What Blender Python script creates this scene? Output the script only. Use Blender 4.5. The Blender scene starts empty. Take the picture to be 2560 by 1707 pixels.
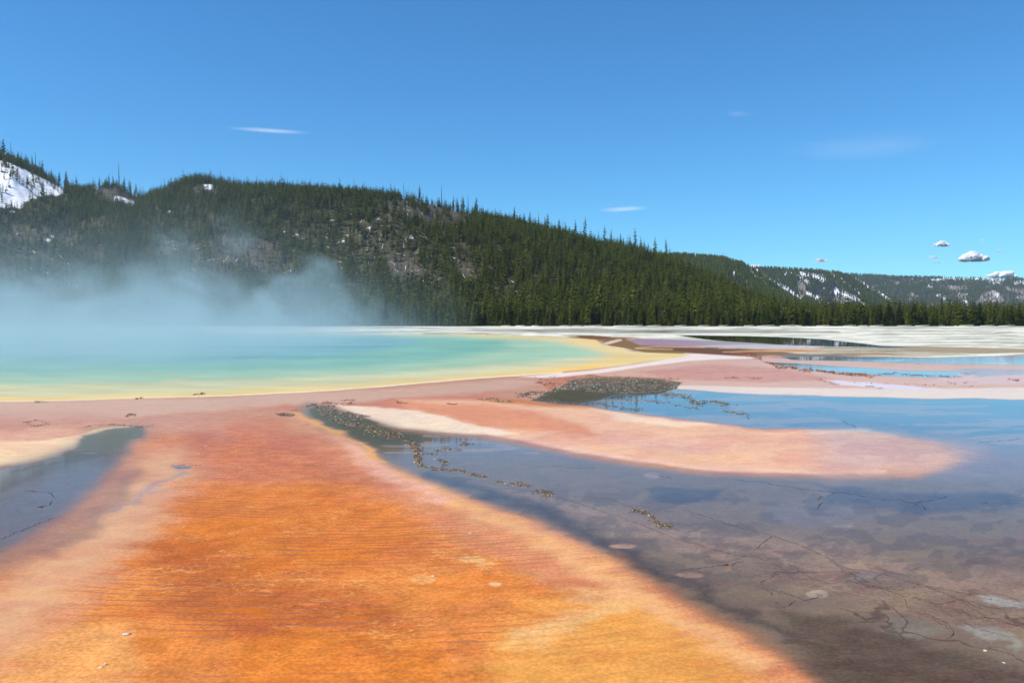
import bpy, math
import numpy as np
from mathutils import Vector

# ------------------------------------------------------------------ camera, sky, sun, exposure
SC = bpy.context.scene
C = SC.collection
F = 2060.0            # focal length in photograph pixels (photograph 2560 x 1707)
HOR = 803.0           # row of the true horizon
CX = 1280.0
H = 2.6               # eye height
cd = bpy.data.cameras.new('camera')
cam = bpy.data.objects.new('camera', cd); C.objects.link(cam)
cam.location = (0, 0, H); cam.rotation_euler = (math.radians(90), 0, 0)
cd.sensor_width = 36; cd.lens = F / 2560 * 36
cd.shift_y = -(853.5 - HOR) / 2560
cd.clip_start = 0.1; cd.clip_end = 60000
SC.camera = cam

SUN_EL, SUN_AZ = 54.0, -112.0      # azimuth from +Y (view direction), negative = left
w = bpy.data.worlds.new('World'); SC.world = w; w.use_nodes = True
nt = w.node_tree; nt.nodes.clear()
sky = nt.nodes.new('ShaderNodeTexSky'); sky.sky_type = 'NISHITA'; sky.sun_disc = False
sky.sun_elevation = math.radians(SUN_EL); sky.sun_rotation = math.radians(SUN_AZ)
sky.altitude = 2200; sky.air_density = 1.25; sky.dust_density = 0.25; sky.ozone_density = 2.2
hsv = nt.nodes.new('ShaderNodeHueSaturation')
hsv.inputs['Saturation'].default_value = 1.12; hsv.inputs['Value'].default_value = 1.0
bg = nt.nodes.new('ShaderNodeBackground'); bg.inputs[1].default_value = 0.15
wo = nt.nodes.new('ShaderNodeOutputWorld')
nt.links.new(sky.outputs[0], hsv.inputs['Color']); tnt = nt.nodes.new('ShaderNodeMix'); tnt.data_type = 'RGBA'; tnt.blend_type = 'MULTIPLY'; tnt.inputs[0].default_value = 1.0; tnt.inputs[7].default_value = (0.385, 0.815, 1.05, 1.0)
nt.links.new(hsv.outputs[0], tnt.inputs[6]); nt.links.new(tnt.outputs[2], bg.inputs[0]); nt.links.new(bg.outputs[0], wo.inputs[0])
sl = bpy.data.lights.new('sun', 'SUN'); sl.energy = 4.4; sl.angle = math.radians(0.53); sl.color = (1.0, 0.955, 0.9)
so = bpy.data.objects.new('sun', sl); C.objects.link(so)
a, e = math.radians(SUN_AZ), math.radians(SUN_EL)
sdir = Vector((math.sin(a) * math.cos(e), math.cos(a) * math.cos(e), math.sin(e)))
so.rotation_euler = sdir.to_track_quat('Z', 'Y').to_euler(); so.location = (-200, 60, 300)
SC.view_settings.view_transform = 'Standard'; SC.view_settings.look = 'None'
SC.view_settings.exposure = 0.0; SC.view_settings.gamma = 1.0
SC.cycles.use_denoising = True
SC.cycles.max_bounces = 6; SC.cycles.volume_bounces = 2; SC.cycles.transparent_max_bounces = 8
SC.cycles.volume_max_steps = 256
SC.cycles.sample_clamp_indirect = 6.0

rng = np.random.default_rng(11)

# ------------------------------------------------------------------ helpers
def lin(c):
    c = np.asarray(c, float) / 255.0
    return np.where(c <= 0.04045, c / 12.92, ((c + 0.055) / 1.055) ** 2.4)

def tag(o, label=None, cat=None, group=None, kind=None):
    if label: o['label'] = label
    if cat: o['category'] = cat
    if group: o['group'] = group
    if kind: o['kind'] = kind
    return o

def mesh_np(name, V, T, smooth=False, attrs=None, mats=None):
    """V (n,3); T (m,k) faces with k equal corners"""
    me = bpy.data.meshes.new(name)
    V = np.ascontiguousarray(V, dtype=np.float32); T = np.ascontiguousarray(T, dtype=np.int32)
    k = T.shape[1]
    me.vertices.add(len(V)); me.vertices.foreach_set('co', V.ravel())
    me.loops.add(T.size); me.loops.foreach_set('vertex_index', T.ravel())
    me.polygons.add(len(T))
    me.polygons.foreach_set('loop_start', np.arange(0, T.size, k, dtype=np.int32))
    me.polygons.foreach_set('loop_total', np.full(len(T), k, dtype=np.int32))
    if smooth: me.polygons.foreach_set('use_smooth', np.ones(len(T), dtype=bool))
    me.update(calc_edges=True)
    for an, arr in (attrs or {}).items():
        at = me.color_attributes.new(an, 'FLOAT_COLOR', 'POINT')
        at.data.foreach_set('color', np.ascontiguousarray(arr, dtype=np.float32).ravel())
    if mats: me.materials.append(mats)
    return me

def link(name, me, parent=None, loc=None):
    o = bpy.data.objects.new(name, me); C.objects.link(o)
    if parent is not None: o.parent = parent
    if loc is not None: o.location = loc
    return o

def smooth01(x):
    x = np.clip(x, 0, 1); return x * x * (3 - 2 * x)

def vnoise(x, y, seed=0):
    xi = np.floor(x).astype(np.int64); yi = np.floor(y).astype(np.int64)
    xf = x - xi; yf = y - yi
    def h(i, j):
        n = (i * 374761393 + j * 668265263 + seed * 974634777) & 0xffffffff
        n = ((n ^ (n >> 13)) * 1274126177) & 0xffffffff
        return ((n ^ (n >> 16)) & 0xffffff) / float(0xffffff)
    u = xf * xf * (3 - 2 * xf); v = yf * yf * (3 - 2 * yf)
    return (h(xi, yi) * (1 - u) + h(xi + 1, yi) * u) * (1 - v) + (h(xi, yi + 1) * (1 - u) + h(xi + 1, yi + 1) * u) * v

def fbm(x, y, seed=0, octv=4):
    s = 0; a_ = 0.5; t = 0
    for k in range(octv):
        s = s + a_ * vnoise(x * 2 ** k, y * 2 ** k, seed + k * 17); t += a_; a_ *= 0.5
    return s / t        # 0..1

def poly_sd(px, py, P):
    """signed distance (negative inside) to polygon P, vectorised"""
    P = np.asarray(P, float); n = len(P)
    d = np.full(px.shape, 1e18); s = np.zeros(px.shape, bool)
    for i in range(n):
        ax, ay = P[i]; bx, by = P[(i + 1) % n]
        ex, ey = bx - ax, by - ay
        wx, wy = px - ax, py - ay
        t = np.clip((wx * ex + wy * ey) / (ex * ex + ey * ey + 1e-12), 0, 1)
        d = np.minimum(d, (wx - ex * t) ** 2 + (wy - ey * t) ** 2)
        c = (ay > py) != (by > py)
        s ^= c & (px < (bx - ax) * (py - ay) / ((by - ay) if by != ay else 1e-12) + ax)
    d = np.sqrt(d)
    return np.where(s, -d, d)

def line_d(px, py, L):
    L = np.asarray(L, float); d = np.full(px.shape, 1e18)
    for i in range(len(L) - 1):
        ax, ay = L[i]; bx, by = L[i + 1]; ex, ey = bx - ax, by - ay
        wx, wy = px - ax, py - ay
        t = np.clip((wx * ex + wy * ey) / (ex * ex + ey * ey + 1e-12), 0, 1)
        d = np.minimum(d, (wx - ex * t) ** 2 + (wy - ey * t) ** 2)
    return np.sqrt(d)

class NT:
    """tiny node-tree helper"""
    def __init__(s, name):
        s.m = bpy.data.materials.new(name); s.m.use_nodes = True
        s.t = s.m.node_tree; s.t.nodes.clear()
        s.out = s.t.nodes.new('ShaderNodeOutputMaterial')
    def n(s, typ, **kw):
        nd = s.t.nodes.new(typ)
        for k, v in kw.items():
            if k.startswith('i_'):
                key = k[2:]; key = int(key) if key.isdigit() else key.replace('_', ' ')
                s.set(nd, key, v)
            else: setattr(nd, k, v)
        return nd
    def set(s, nd, key, v):
        if isinstance(v, bpy.types.NodeSocket): s.t.links.new(v, nd.inputs[key])
        else: nd.inputs[key].default_value = v
    def math(s, op, a_, b_=0.0, c_=0.0, clamp=False):
        nd = s.t.nodes.new('ShaderNodeMath'); nd.operation = op; nd.use_clamp = clamp
        s.set(nd, 0, a_); s.set(nd, 1, b_); s.set(nd, 2, c_); return nd.outputs[0]
    def mix(s, fac, a_, b_, typ='MIX'):
        nd = s.t.nodes.new('ShaderNodeMix'); nd.data_type = 'RGBA'; nd.blend_type = typ
        s.set(nd, 0, fac); s.set(nd, 6, a_); s.set(nd, 7, b_); return nd.outputs[2]
    def ramp(s, v, lo, hi, a_=0.0, b_=1.0, smooth=True):
        nd = s.t.nodes.new('ShaderNodeMapRange'); nd.interpolation_type = 'SMOOTHSTEP' if smooth else 'LINEAR'
        s.set(nd, 0, v)
        for i, x in enumerate((lo, hi, a_, b_)): s.set(nd, i + 1, x)
        return nd.outputs[0]
    def noise(s, vec, scale, detail=4, rough=0.55, dist=0.0):
        nd = s.t.nodes.new('ShaderNodeTexNoise'); s.t.links.new(vec, nd.inputs['Vector'])
        nd.inputs['Scale'].default_value = scale; nd.inputs['Detail'].default_value = detail
        nd.inputs['Roughness'].default_value = rough; nd.inputs['Distortion'].default_value = dist
        return nd.outputs[0]
    def vmul(s, vec, v):
        nd = s.t.nodes.new('ShaderNodeVectorMath'); nd.operation = 'MULTIPLY'
        s.t.links.new(vec, nd.inputs[0]); nd.inputs[1].default_value = v; return nd.outputs[0]
    def attr(s, name):
        nd = s.t.nodes.new('ShaderNodeAttribute'); nd.attribute_name = name; return nd
    def surf(s, sh): s.t.links.new(sh, s.out.inputs['Surface'])
    def vol(s, sh): s.t.links.new(sh, s.out.inputs['Volume'])

def RGB(c, k=1.0):
    l = lin(c) * k; return (float(l[0]), float(l[1]), float(l[2]), 1.0)

# ------------------------------------------------------------------ the lie of the land
def slope(u):                     # gentle rise away from the viewer, stronger to the right
    return 0.0008 + 0.0050 * smooth01((u + 0.30) / 0.55)
YF = 100.0
def gz(X, Y):
    u = X / np.maximum(Y, 1.0)
    return slope(u) * np.minimum(Y, YF)
def unproj(px, py):
    """photo pixel on the spring flat -> X, Y, Z"""
    px = np.asarray(px, float); py = np.asarray(py, float)
    u = (px - CX) / F; s = slope(u); t = (py - HOR) / F
    Yn = H / (t + s); Yf = (H - YF * s) / t
    Y = np.where(Yn < YF, Yn, Yf)
    return u * Y, Y, s * np.minimum(Y, YF)
def G(px, py):
    X, Y, Z = unproj(px, py); return float(X), float(Y), float(Z)
def proj(X, Y, Z):
    return CX + F * X / Y, HOR - (Z - H) / Y * F
def D0(u): return (H - YF * slope(u)) / (12.5 / F)

# ------------------------------------------------------------------ materials
def mat_ground():
    m = NT('microbial_mat')
    geo = m.n('ShaderNodeNewGeometry'); P = geo.outputs['Position']
    col = m.attr('Col').outputs['Color']
    ct = m.n('ShaderNodeSeparateColor'); m.t.links.new(m.attr('Ctrl').outputs['Color'], ct.inputs[0])
    gloss, rip, grain = ct.outputs[0], ct.outputs[1], ct.outputs[2]
    # grain of the mats: fine speckle, clots and slow blotches
    fine = m.noise(P, 26.0, 6, 0.7); med = m.noise(P, 3.2, 6, 0.62, 0.6); big = m.noise(P, 0.5, 5, 0.6, 0.8)
    v1 = m.ramp(fine, 0.3, 0.7, 0.66, 1.34, False)
    v2 = m.ramp(med, 0.28, 0.72, 0.76, 1.22, False)
    v3 = m.ramp(big, 0.25, 0.75, 0.86, 1.12, False)
    vv = m.math('MULTIPLY', m.math('MULTIPLY', v1, v2), v3)
    vv = m.math('ADD', m.math('MULTIPLY', m.math('SUBTRACT', vv, 1.0), grain), 1.0)
    c1 = m.n('ShaderNodeVectorMath', operation='SCALE'); m.t.links.new(col, c1.inputs[0]); m.t.links.new(vv, c1.inputs['Scale'])
    c1 = c1.outputs[0]
    # wrinkles: long curved ridges of mat across the tongue
    wv = m.n('ShaderNodeTexWave', wave_type='BANDS', bands_direction='Y', wave_profile='SIN')
    sx_ = m.n('ShaderNodeSeparateXYZ'); m.t.links.new(P, sx_.inputs[0])
    xx = m.math('ADD', sx_.outputs[0], 1.2); bend = m.math('MULTIPLY', m.math('MULTIPLY', xx, xx), -0.045)
    yy = m.math('ADD', m.math('ADD', sx_.outputs[1], bend), m.math('MULTIPLY', sx_.outputs[0], -0.10))
    cb = m.n('ShaderNodeCombineXYZ'); m.t.links.new(m.math('MULTIPLY', sx_.outputs[0], 0.3), cb.inputs[0]); m.t.links.new(yy, cb.inputs[1])
    m.t.links.new(cb.outputs[0], wv.inputs['Vector'])
    wv.inputs['Scale'].default_value = 2.2; wv.inputs['Distortion'].default_value = 6.5
    wv.inputs['Detail'].default_value = 3.0; wv.inputs['Detail Scale'].default_value = 1.2; wv.inputs['Detail Roughness'].default_value = 0.62
    wr = m.ramp(wv.outputs['Fac'], 0.72, 0.99)
    patch = m.ramp(m.noise(m.vmul(P, (0.5, 1, 1)), 0.7, 3), 0.40, 0.56)
    wrk = m.math('MULTIPLY', m.math('MULTIPLY', wr, rip), patch)
    c2 = m.mix(m.math('MULTIPLY', wrk, 0.55), c1, RGB((152, 92, 80)))
    # orange threads between the wrinkles
    th = m.ramp(m.noise(m.vmul(P, (1.2, 7.0, 1)), 1.3, 6, 0.65), 0.52, 0.66)
    c2 = m.mix(m.math('MULTIPLY', m.math('MULTIPLY', th, rip), 0.55), c2, RGB((214, 112, 22)))
    # grains that stay dark
    sp = m.n('ShaderNodeTexVoronoi'); m.t.links.new(P, sp.inputs['Vector']); sp.inputs['Scale'].default_value = 30
    dk = m.ramp(sp.outputs['Distance'], 0.10, 0.22, 1.0, 0.0)
    dk = m.math('MULTIPLY', m.math('MULTIPLY', dk, grain), m.ramp(med, 0.45, 0.6))
    c3 = m.mix(m.math('MULTIPLY', dk, 0.35), c2, RGB((120, 60, 35)))
    # furry yellow tufts
    tf = m.ramp(m.noise(m.vmul(P, (1, 1.5, 1)), 7.0, 7, 0.75, 1.5), 0.5, 0.62)
    tp = m.ramp(m.noise(P, 0.75, 3, 0.6, .5), 0.47, 0.62)
    tg = m.math('MULTIPLY', m.math('MULTIPLY', tf, tp), m.ramp(grain, .75, 1.0))
    c3 = m.mix(m.math('MULTIPLY', m.math('MULTIPLY', tg, m.ramp(gloss, .12, .3, 1.0, 0.0)), .5), c3, RGB((248, 184, 104)))
    # net of fine cracks
    wn_ = m.n('ShaderNodeTexNoise'); m.t.links.new(P, wn_.inputs['Vector']); wn_.inputs['Scale'].default_value = 1.6; wn_.inputs['Detail'].default_value = 5
    wa = m.n('ShaderNodeVectorMath', operation='MULTIPLY_ADD'); m.t.links.new(wn_.outputs['Color'], wa.inputs[0]); wa.inputs[1].default_value = (.9, .9, 0); m.t.links.new(P, wa.inputs[2])
    vc = m.n('ShaderNodeTexVoronoi', feature='DISTANCE_TO_EDGE'); m.t.links.new(m.vmul(wa.outputs[0], (1, .75, 0)), vc.inputs['Vector']); vc.inputs['Scale'].default_value = 1.5
    ck = m.math('MULTIPLY', m.ramp(vc.outputs['Distance'], .006, .03, 1.0, 0.0), m.attr('Ctrl').outputs['Alpha'])
    ck = m.math('MULTIPLY', ck, m.ramp(m.noise(P, 1.1, 3), .42, .56))
    c3 = m.mix(m.math('MULTIPLY', ck, .75), c3, RGB((70, 48, 36)))
    bump = m.n('ShaderNodeBump'); bump.inputs['Strength'].default_value = 0.5; bump.inputs['Distance'].default_value = 0.012
    hsum = m.math('ADD', m.math('MULTIPLY', fine, m.math('MULTIPLY', grain, 0.8)), m.math('MULTIPLY', wrk, 0.9))
    m.t.links.new(hsum, bump.inputs['Height'])
    dif = m.n('ShaderNodeBsdfDiffuse'); m.t.links.new(c3, dif.inputs['Color']); m.t.links.new(bump.outputs[0], dif.inputs['Normal'])
    # the film of water
    wb = m.n('ShaderNodeBump'); wb.inputs['Strength'].default_value = 0.35; wb.inputs['Distance'].default_value = 0.004
    wn = m.noise(m.vmul(P, (0.6, 1.6, 1)), 3.0, 3, 0.5)
    still = m.ramp(gloss, 0.3, 0.95, 1.0, 0.06)
    m.t.links.new(m.math('MULTIPLY', wn, still), wb.inputs['Height'])
    gl = m.n('ShaderNodeBsdfGlossy'); gl.inputs['Color'].default_value = (1, 1, 1, 1)
    m.set(gl, 'Roughness', m.ramp(gloss, 0.3, 0.95, 0.22, 0.035, False)); m.t.links.new(wb.outputs[0], gl.inputs['Normal'])
    fr = m.n('ShaderNodeFresnel'); fr.inputs['IOR'].default_value = 1.33; m.t.links.new(wb.outputs[0], fr.inputs['Normal'])
    fac = m.math('MULTIPLY', fr.outputs[0], gloss, clamp=True)
    mx = m.n('ShaderNodeMixShader'); m.t.links.new(fac, mx.inputs[0]); m.t.links.new(dif.outputs[0], mx.inputs[1]); m.t.links.new(gl.outputs[0], mx.inputs[2])
    m.surf(mx.outputs[0]); return m.m

def mat_attr(name, rough=0.9, grain=(0.8, 1.2), scale=0.3, extra=None):
    m = NT(name); geo = m.n('ShaderNodeNewGeometry'); P = geo.outputs['Position']
    col = m.attr('Col').outputs['Color']
    v = m.ramp(m.noise(P, scale, 8, 0.7), 0.3, 0.7, grain[0], grain[1], False)
    s = m.n('ShaderNodeVectorMath', operation='SCALE'); m.t.links.new(col, s.inputs[0]); m.t.links.new(v, s.inputs['Scale'])
    b = m.n('ShaderNodeBsdfDiffuse'); m.t.links.new(s.outputs[0], b.inputs['Color'])
    m.surf(b.outputs[0]); return m.m

def mat_plain(name, c, var=0.25, scale=3.0, rough=0.85, rnd=0.0, spec=0.3, bumpd=0.0):
    m = NT(name); tc = m.n('ShaderNodeNewGeometry')
    v = m.ramp(m.noise(tc.outputs['Position'], scale, 6, 0.65), 0.3, 0.7, 1 - var, 1 + var, False)
    if rnd:
        oi = m.n('ShaderNodeObjectInfo'); v = m.math('MULTIPLY', v, m.ramp(oi.outputs['Random'], 0, 1, 1 - rnd, 1 + rnd, False))
    s = m.n('ShaderNodeVectorMath', operation='SCALE'); s.inputs[0].default_value = RGB(c)[:3]; m.t.links.new(v, s.inputs['Scale'])
    b = m.n('ShaderNodeBsdfPrincipled'); m.t.links.new(s.outputs[0], b.inputs['Base Color']); b.inputs['Roughness'].default_value = rough
    b.inputs['Specular IOR Level'].default_value = spec
    if bumpd:
        bp = m.n('ShaderNodeBump'); bp.inputs['Distance'].default_value = bumpd
        m.t.links.new(m.noise(tc.outputs['Position'], scale * 4, 5, 0.7), bp.inputs['Height']); m.t.links.new(bp.outputs[0], b.inputs['Normal'])
    m.surf(b.outputs[0]); return m.m

def mat_foliage(name, use_attr):
    m = NT(name)
    if use_attr: r = m.attr('Col').outputs['Fac']
    else: r = m.n('ShaderNodeObjectInfo').outputs['Random']
    c = m.n('ShaderNodeValToRGB'); m.t.links.new(r, c.inputs[0])
    el = c.color_ramp.elements; el[0].position = 0; el[0].color = RGB((36, 44, 16)); el[1].position = 1; el[1].color = RGB((96, 98, 34))
    x = el.new(0.5); x.color = RGB((72, 80, 24))
    geo = m.n('ShaderNodeNewGeometry')
    v = m.ramp(m.noise(geo.outputs['Position'], 1.1, 3, 0.7), 0.3, 0.7, 0.65, 1.35, False)
    s = m.n('ShaderNodeVectorMath', operation='SCALE'); m.t.links.new(c.outputs[0], s.inputs[0]); m.t.links.new(v, s.inputs['Scale'])
    d = m.n('ShaderNodeBsdfDiffuse'); m.t.links.new(s.outputs[0], d.inputs['Color'])
    t = m.n('ShaderNodeBsdfTranslucent'); m.t.links.new(s.outputs[0], t.inputs['Color'])
    mx = m.n('ShaderNodeMixShader'); mx.inputs[0].default_value = 0.18
    m.t.links.new(d.outputs[0], mx.inputs[1]); m.t.links.new(t.outputs[0], mx.inputs[2])
    m.surf(mx.outputs[0]); return m.m

M_ground = mat_ground()
M_hill = mat_attr('hillside_soil', grain=(0.7, 1.25), scale=0.35)
M_fol = mat_foliage('pine_needles', False); M_folA = mat_foliage('forest_needles', True)
M_bark = mat_plain('pine_bark', (92, 74, 58), 0.3, 2.0)
M_dead = mat_plain('dead_wood', (66, 60, 54), 0.3, 1.0, rnd=0.3)
M_log = mat_plain('bleached_wood', (226, 216, 198), 0.2, 1.5, rnd=0.25)

# ------------------------------------------------------------------ spring flat: colours of the mats, traced on the ground
xs = np.concatenate([np.linspace(-1600, -140, 40), np.arange(-120, 2690, 3.5), np.linspace(2710, 4200, 40)])
ys = np.concatenate([np.arange(811.5, 1010, 1.25), np.arange(1010, 1200, 2.0), np.arange(1200, 1740, 3.0), np.linspace(1745, 3400, 45)])
PX, PY = np.meshgrid(xs, ys)
sh = PX.shape
# uneven edges: outlines wander a little
wx = (fbm(PX / 90, PY / 22, 3) - 0.5); wy = (fbm(PX / 110 + 9, PY / 25, 5) - 0.5)
scl = np.clip((PY - 800) / 300, 0.08, 1.5)
QX = PX + wx * 60 * scl; QY = PY + wy * 26 * scl
fx = (fbm(PX / 22, PY / 5, 31) - 0.5); 
COL = np.zeros(sh + (3,)); CTR = np.zeros(sh + (3,)); NET = np.zeros(sh)    # gloss, ripple, grain
COL[:] = lin((204, 144, 108)); CTR[:] = (0.30, 0.25, 0.55)

def paint(P, c=None, soft=8, alpha=1.0, gloss=None, rip=None, grain=None, warp=1.0, ky=2.0, line=None, rag=0.0):
    """P: polygon (or line with half width) traced in photo pixels; distances use y stretched by ky"""
    P = np.asarray(P, float)
    pad = soft * 2 + 40 + (line or 0)
    m = (PX > P[:, 0].min() - pad) & (PX < P[:, 0].max() + pad) & (PY > P[:, 1].min() - pad) & (PY < P[:, 1].max() + pad)
    if not m.any(): return
    x = PX[m] + (QX[m] - PX[m]) * warp; y = (PY[m] + (QY[m] - PY[m]) * warp) * ky
    Pk = P * np.array([1, ky])
    d = (line_d(x, y, Pk) - line) if line else poly_sd(x, y, Pk)
    if rag: d = d + fx[m] * rag
    k = smooth01(0.5 - d / (2.0 * soft)) * alpha
    if c is not None: COL[m] = COL[m] * (1 - k[:, None]) + lin(c) * k[:, None]
    for i, v in enumerate((gloss, rip, grain)):
        if v is not None: CTR[m, i] = CTR[m, i] * (1 - k) + v * k

B = -1600; R = 4200
# near mats -------------------------------------------------
paint([(B,1060),(B,3400),(R,3400),(R,1600),(2100,1700),(1500,1380),(1000,1200),(880,1110),(700,1060),(400,1080),(200,1120)], (216,140,92), 50, rip=0.6, grain=0.8, gloss=.26)
paint([(430,1150),(620,1090),(760,1120),(870,1190),(1000,1270),(1120,1330),(1300,1420),(1500,1520),(1800,1680),(2200,1900),(2200,3400),(-400,3400),(-200,1900),(60,1690),(260,1500),(370,1330)], (218,130,64), 45, rip=0.9, grain=1.0, gloss=.2)
paint([(460,1240),(800,1210),(1000,1290),(1050,1350),(900,1420),(600,1440),(430,1400)], (216,120,40), 60, 0.75, rip=1.0)
paint([(330,1330),(560,1350),(620,1440),(900,1470),(1020,1560),(820,1610),(560,1590),(420,1520)], (182,92,44), 70, 0.65, rip=1.0)
paint([(560,1690),(600,1600),(800,1570),(1100,1600),(1100,2300),(500,2300)], (220,126,48), 50, 0.75, rip=.4)
paint([(1230,1640),(1260,1570),(1330,1500),(1560,1470),(1700,1550),(1850,1650),(2000,1780),(2100,3400),(1150,3400)], (232,160,78), 60, 0.85, rip=.25, grain=.7)
paint([(1275,1612),(1300,1560),(1420,1535),(1560,1500),(1570,1530),(1450,1570),(1340,1610)], (240,190,128), 26, 0.5, rag=30)
paint([(1480,1470),(1600,1470),(1650,1500),(1560,1520),(1440,1500)], (240,190,130), 18, 0.45, rag=14)
paint([(900,1120),(1010,1190),(1150,1265),(1350,1345),(1500,1420),(1620,1500),(1740,1570),(1900,1665)], (234,172,112), 34, 0.9, line=30, rip=.2, grain=.5)
paint([(860,1100),(960,1180),(1100,1250)], (232,170,140), 22, 0.8, line=22, rip=.3)
paint([(0,1720),(0,1620),(200,1560),(330,1560),(360,1720),(300,2300),(-300,2300)], (232,160,92), 40, 0.8, rip=.1)
paint([(430,1170),(360,1240),(260,1340),(130,1450),(0,1570),(-400,1850)], (222,166,118), 75, 0.95, line=80, rip=.0, grain=.35, gloss=.4)
paint([(470,1060),(700,1050),(800,1110),(900,1200),(700,1210),(480,1190)], (200,118,86), 50, .75, rip=.8)
paint([(560,1010),(900,1000),(1200,980),(1300,1000),(1500,1030),(1500,1080),(1200,1060),(900,1020),(700,1030)], (204,122,92), 25, .8)
# mauve shelf next to the rim
paint([(B,1005),(0,1005),(600,992),(1000,968),(1300,948),(1400,950),(1200,985),(900,1003),(600,1020),(300,1040),(0,1050),(B,1080)], (214,168,136), 12, .85, rip=.1, grain=.3, gloss=.35)
paint([(B,1090),(0,1075),(150,1068),(220,1075),(200,1090),(0,1112),(B,1140)], (232,172,132), 14, .8)
paint([(B,1035),(0,1030),(400,1035),(560,1045),(560,1090),(400,1080),(0,1075)], (206,146,118), 20, .6)
# far flat of pale sinter -----------------------------------
paint([(B,806),(R,806),(R,888),(2560,885),(2440,894),(2300,893),(2100,888),(1900,884),(1700,878),(1560,852),(1400,841),(1200,836),(B,836)], (232,225,200), 3, gloss=0.0, rip=0, grain=.5, warp=.3, ky=4)
# pool of the right: pink shelf
paint([(1480,930),(1620,914),(1720,902),(1860,893),(1960,893),(2100,896),(R,900),(R,1000),(2560,1000),(1900,992),(1700,976),(1600,960),(1500,945)], (226,170,132), 5, gloss=.4, rip=0.1, grain=.3, warp=.4, ky=4)
paint([(1600,930),(1760,912),(1900,915),(2050,940),(2100,952),(1900,957),(1700,950)], (212,134,98), 18, .75, grain=.9, ky=4, gloss=.35)
paint([(1640,962),(1800,966),(2100,972),(R,960),(R,999),(2560,997),(2200,993),(2000,989),(1850,985),(1700,973)], (244,214,182), 8, .9, ky=4, warp=.3)
paint([(2060,950),(2200,958),(2350,968),(2250,972),(2100,966)], (240,222,220), 8, .8, ky=4)
paint([(2560,925),(2440,930),(2300,950),(2400,960),(R,965),(R,925)], (226,190,176), 14, .6, ky=4)
# mixed crust ground between the flat and the pools
paint([(1700,866),(1990,868),(2200,868),(2350,880),(2450,890),(2200,891),(2050,889),(1900,886),(1760,882)], (190,176,148), 5, .95, gloss=.0, grain=1, ky=4, rag=6)
paint([(2150,866),(2300,865),(2450,869),(2600,873),(R,876),(R,884),(2560,881),(2440,885),(2330,880)], (160,134,92), 5, .9, ky=4, warp=.3, gloss=.1)
paint([(2040,884),(2200,883),(2280,888),(2150,889)], (150,120,84), 5, .8, ky=4, gloss=0)
paint([(1900,878),(2040,886),(2160,889),(2080,893),(1960,889),(1880,884)], (92,82,68), 5, .8, ky=4, gloss=.1, rag=6)
# dark strips across the flat
paint([(1280,824),(1700,826),(2100,828),(2100,832),(1700,834),(1350,832)], (150,146,132), 4, .8, ky=4)
paint([(1560,829),(1700,826),(1660,831)], (84,84,66), 4, .8, ky=4)
paint([(1690,838),(1850,840),(1960,843),(2060,848),(2140,857),(2200,864),(2300,868),(2220,869),(2120,867),(1980,866),(1860,858),(1760,848)], (58,52,38), 4, gloss=1.0, ky=4, warp=.3, grain=.3)
# lavender and tan
paint([(1590,846),(1760,850),(1900,858),(1990,864),(1900,868),(1740,866),(1600,864),(1560,856)], (178,150,130), 4, gloss=.4, ky=4, warp=.3, grain=.2)
paint([(1560,847),(1640,848),(1730,853),(1780,862),(1700,866),(1620,863)], (186,134,140), 5, gloss=.45, ky=4, warp=.3)
paint([(1740,864),(1860,861),(2000,863),(2090,866),(1960,868),(1800,868)], (222,194,196), 3, .9, gloss=.5, ky=4, warp=.2)
# olive and brown around the inlet
paint([(1260,836),(1480,838),(1560,845),(1600,862),(1800,868),(1900,874),(1980,882),(1900,890),(1780,890),(1700,887),(1580,881),(1500,866),(1510,852),(1420,843)], (136,100,42), 5, gloss=.15, ky=4, warp=.3, grain=.4)
paint([(1400,838),(1560,842),(1600,846),(1540,847),(1420,844)], (118,66,28), 4, .8, ky=4)
paint([(1600,870),(1760,870),(1860,876),(1900,886),(1800,888),(1720,880)], (110,58,18), 5, .9, ky=4, warp=.3)
for L in ([(1590,870),(1640,866),(1760,868)], [(1680,873),(1590,871)], [(1800,870),(1990,872),(2100,876)], [(1810,880),(1900,877),(2010,880)], [(1530,843),(1600,842)]):
    paint(L, (232,190,150), 3, .8, line=2.5, ky=3, warp=.2, gloss=0)
for L in ([(1830,882),(1900,880),(2050,876)], [(1900,873),(2040,877)], [(1930,893),(1990,897)]):
    paint(L, (196,104,48), 3, .8, line=3, ky=3, warp=.3)
# rim and basin -------------------------------------------
rim = [(1300,942),(1480,925),(1600,909),(1690,893),(1712,883),(1745,884),(1860,891),(1900,894),(1800,898),(1720,903),(1620,915),(1500,932),(1380,945)]
pool = [(B,838),(0,836),(900,835),(1200,836),(1378,840),(1490,849),(1508,862),(1587,880),(1706,884),(1730,887),(1696,894),(1640,901),(1560,913),(1480,922),(1380,930),(1200,943),(1050,956),(900,968),(750,979),(600,986),(450,991),(200,999),(0,1003),(B,1014)]
paint([(1547,850),(1512,860),(1507,864),(1560,873),(1600,882)], (236,206,176), 3, .95, line=8, ky=3, warp=.1, gloss=0)
paint([(B,834),(0,833),(900,832),(1200,834),(1378,836),(1450,841),(1378,845),(1200,840)], (238,232,214), 3, gloss=0, ky=4, warp=.1)
paint([(B,1010),(0,1002),(200,998),(450,990),(600,986),(750,979),(900,968),(1050,956),(1200,943),(1400,930)], (246,222,180), 4, line=8, ky=3, warp=.25, gloss=.1)
paint(rim, (240,216,196), 5, ky=3, warp=.3, gloss=.15, grain=.4)
paint(pool, (228,196,128), 4, gloss=.1, rip=0, grain=.06, ky=3, warp=.25)
paint([(1330,935),(1400,922),(1480,912),(1530,915),(1440,926)], (242,192,96), 7, .8, ky=3)
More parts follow.
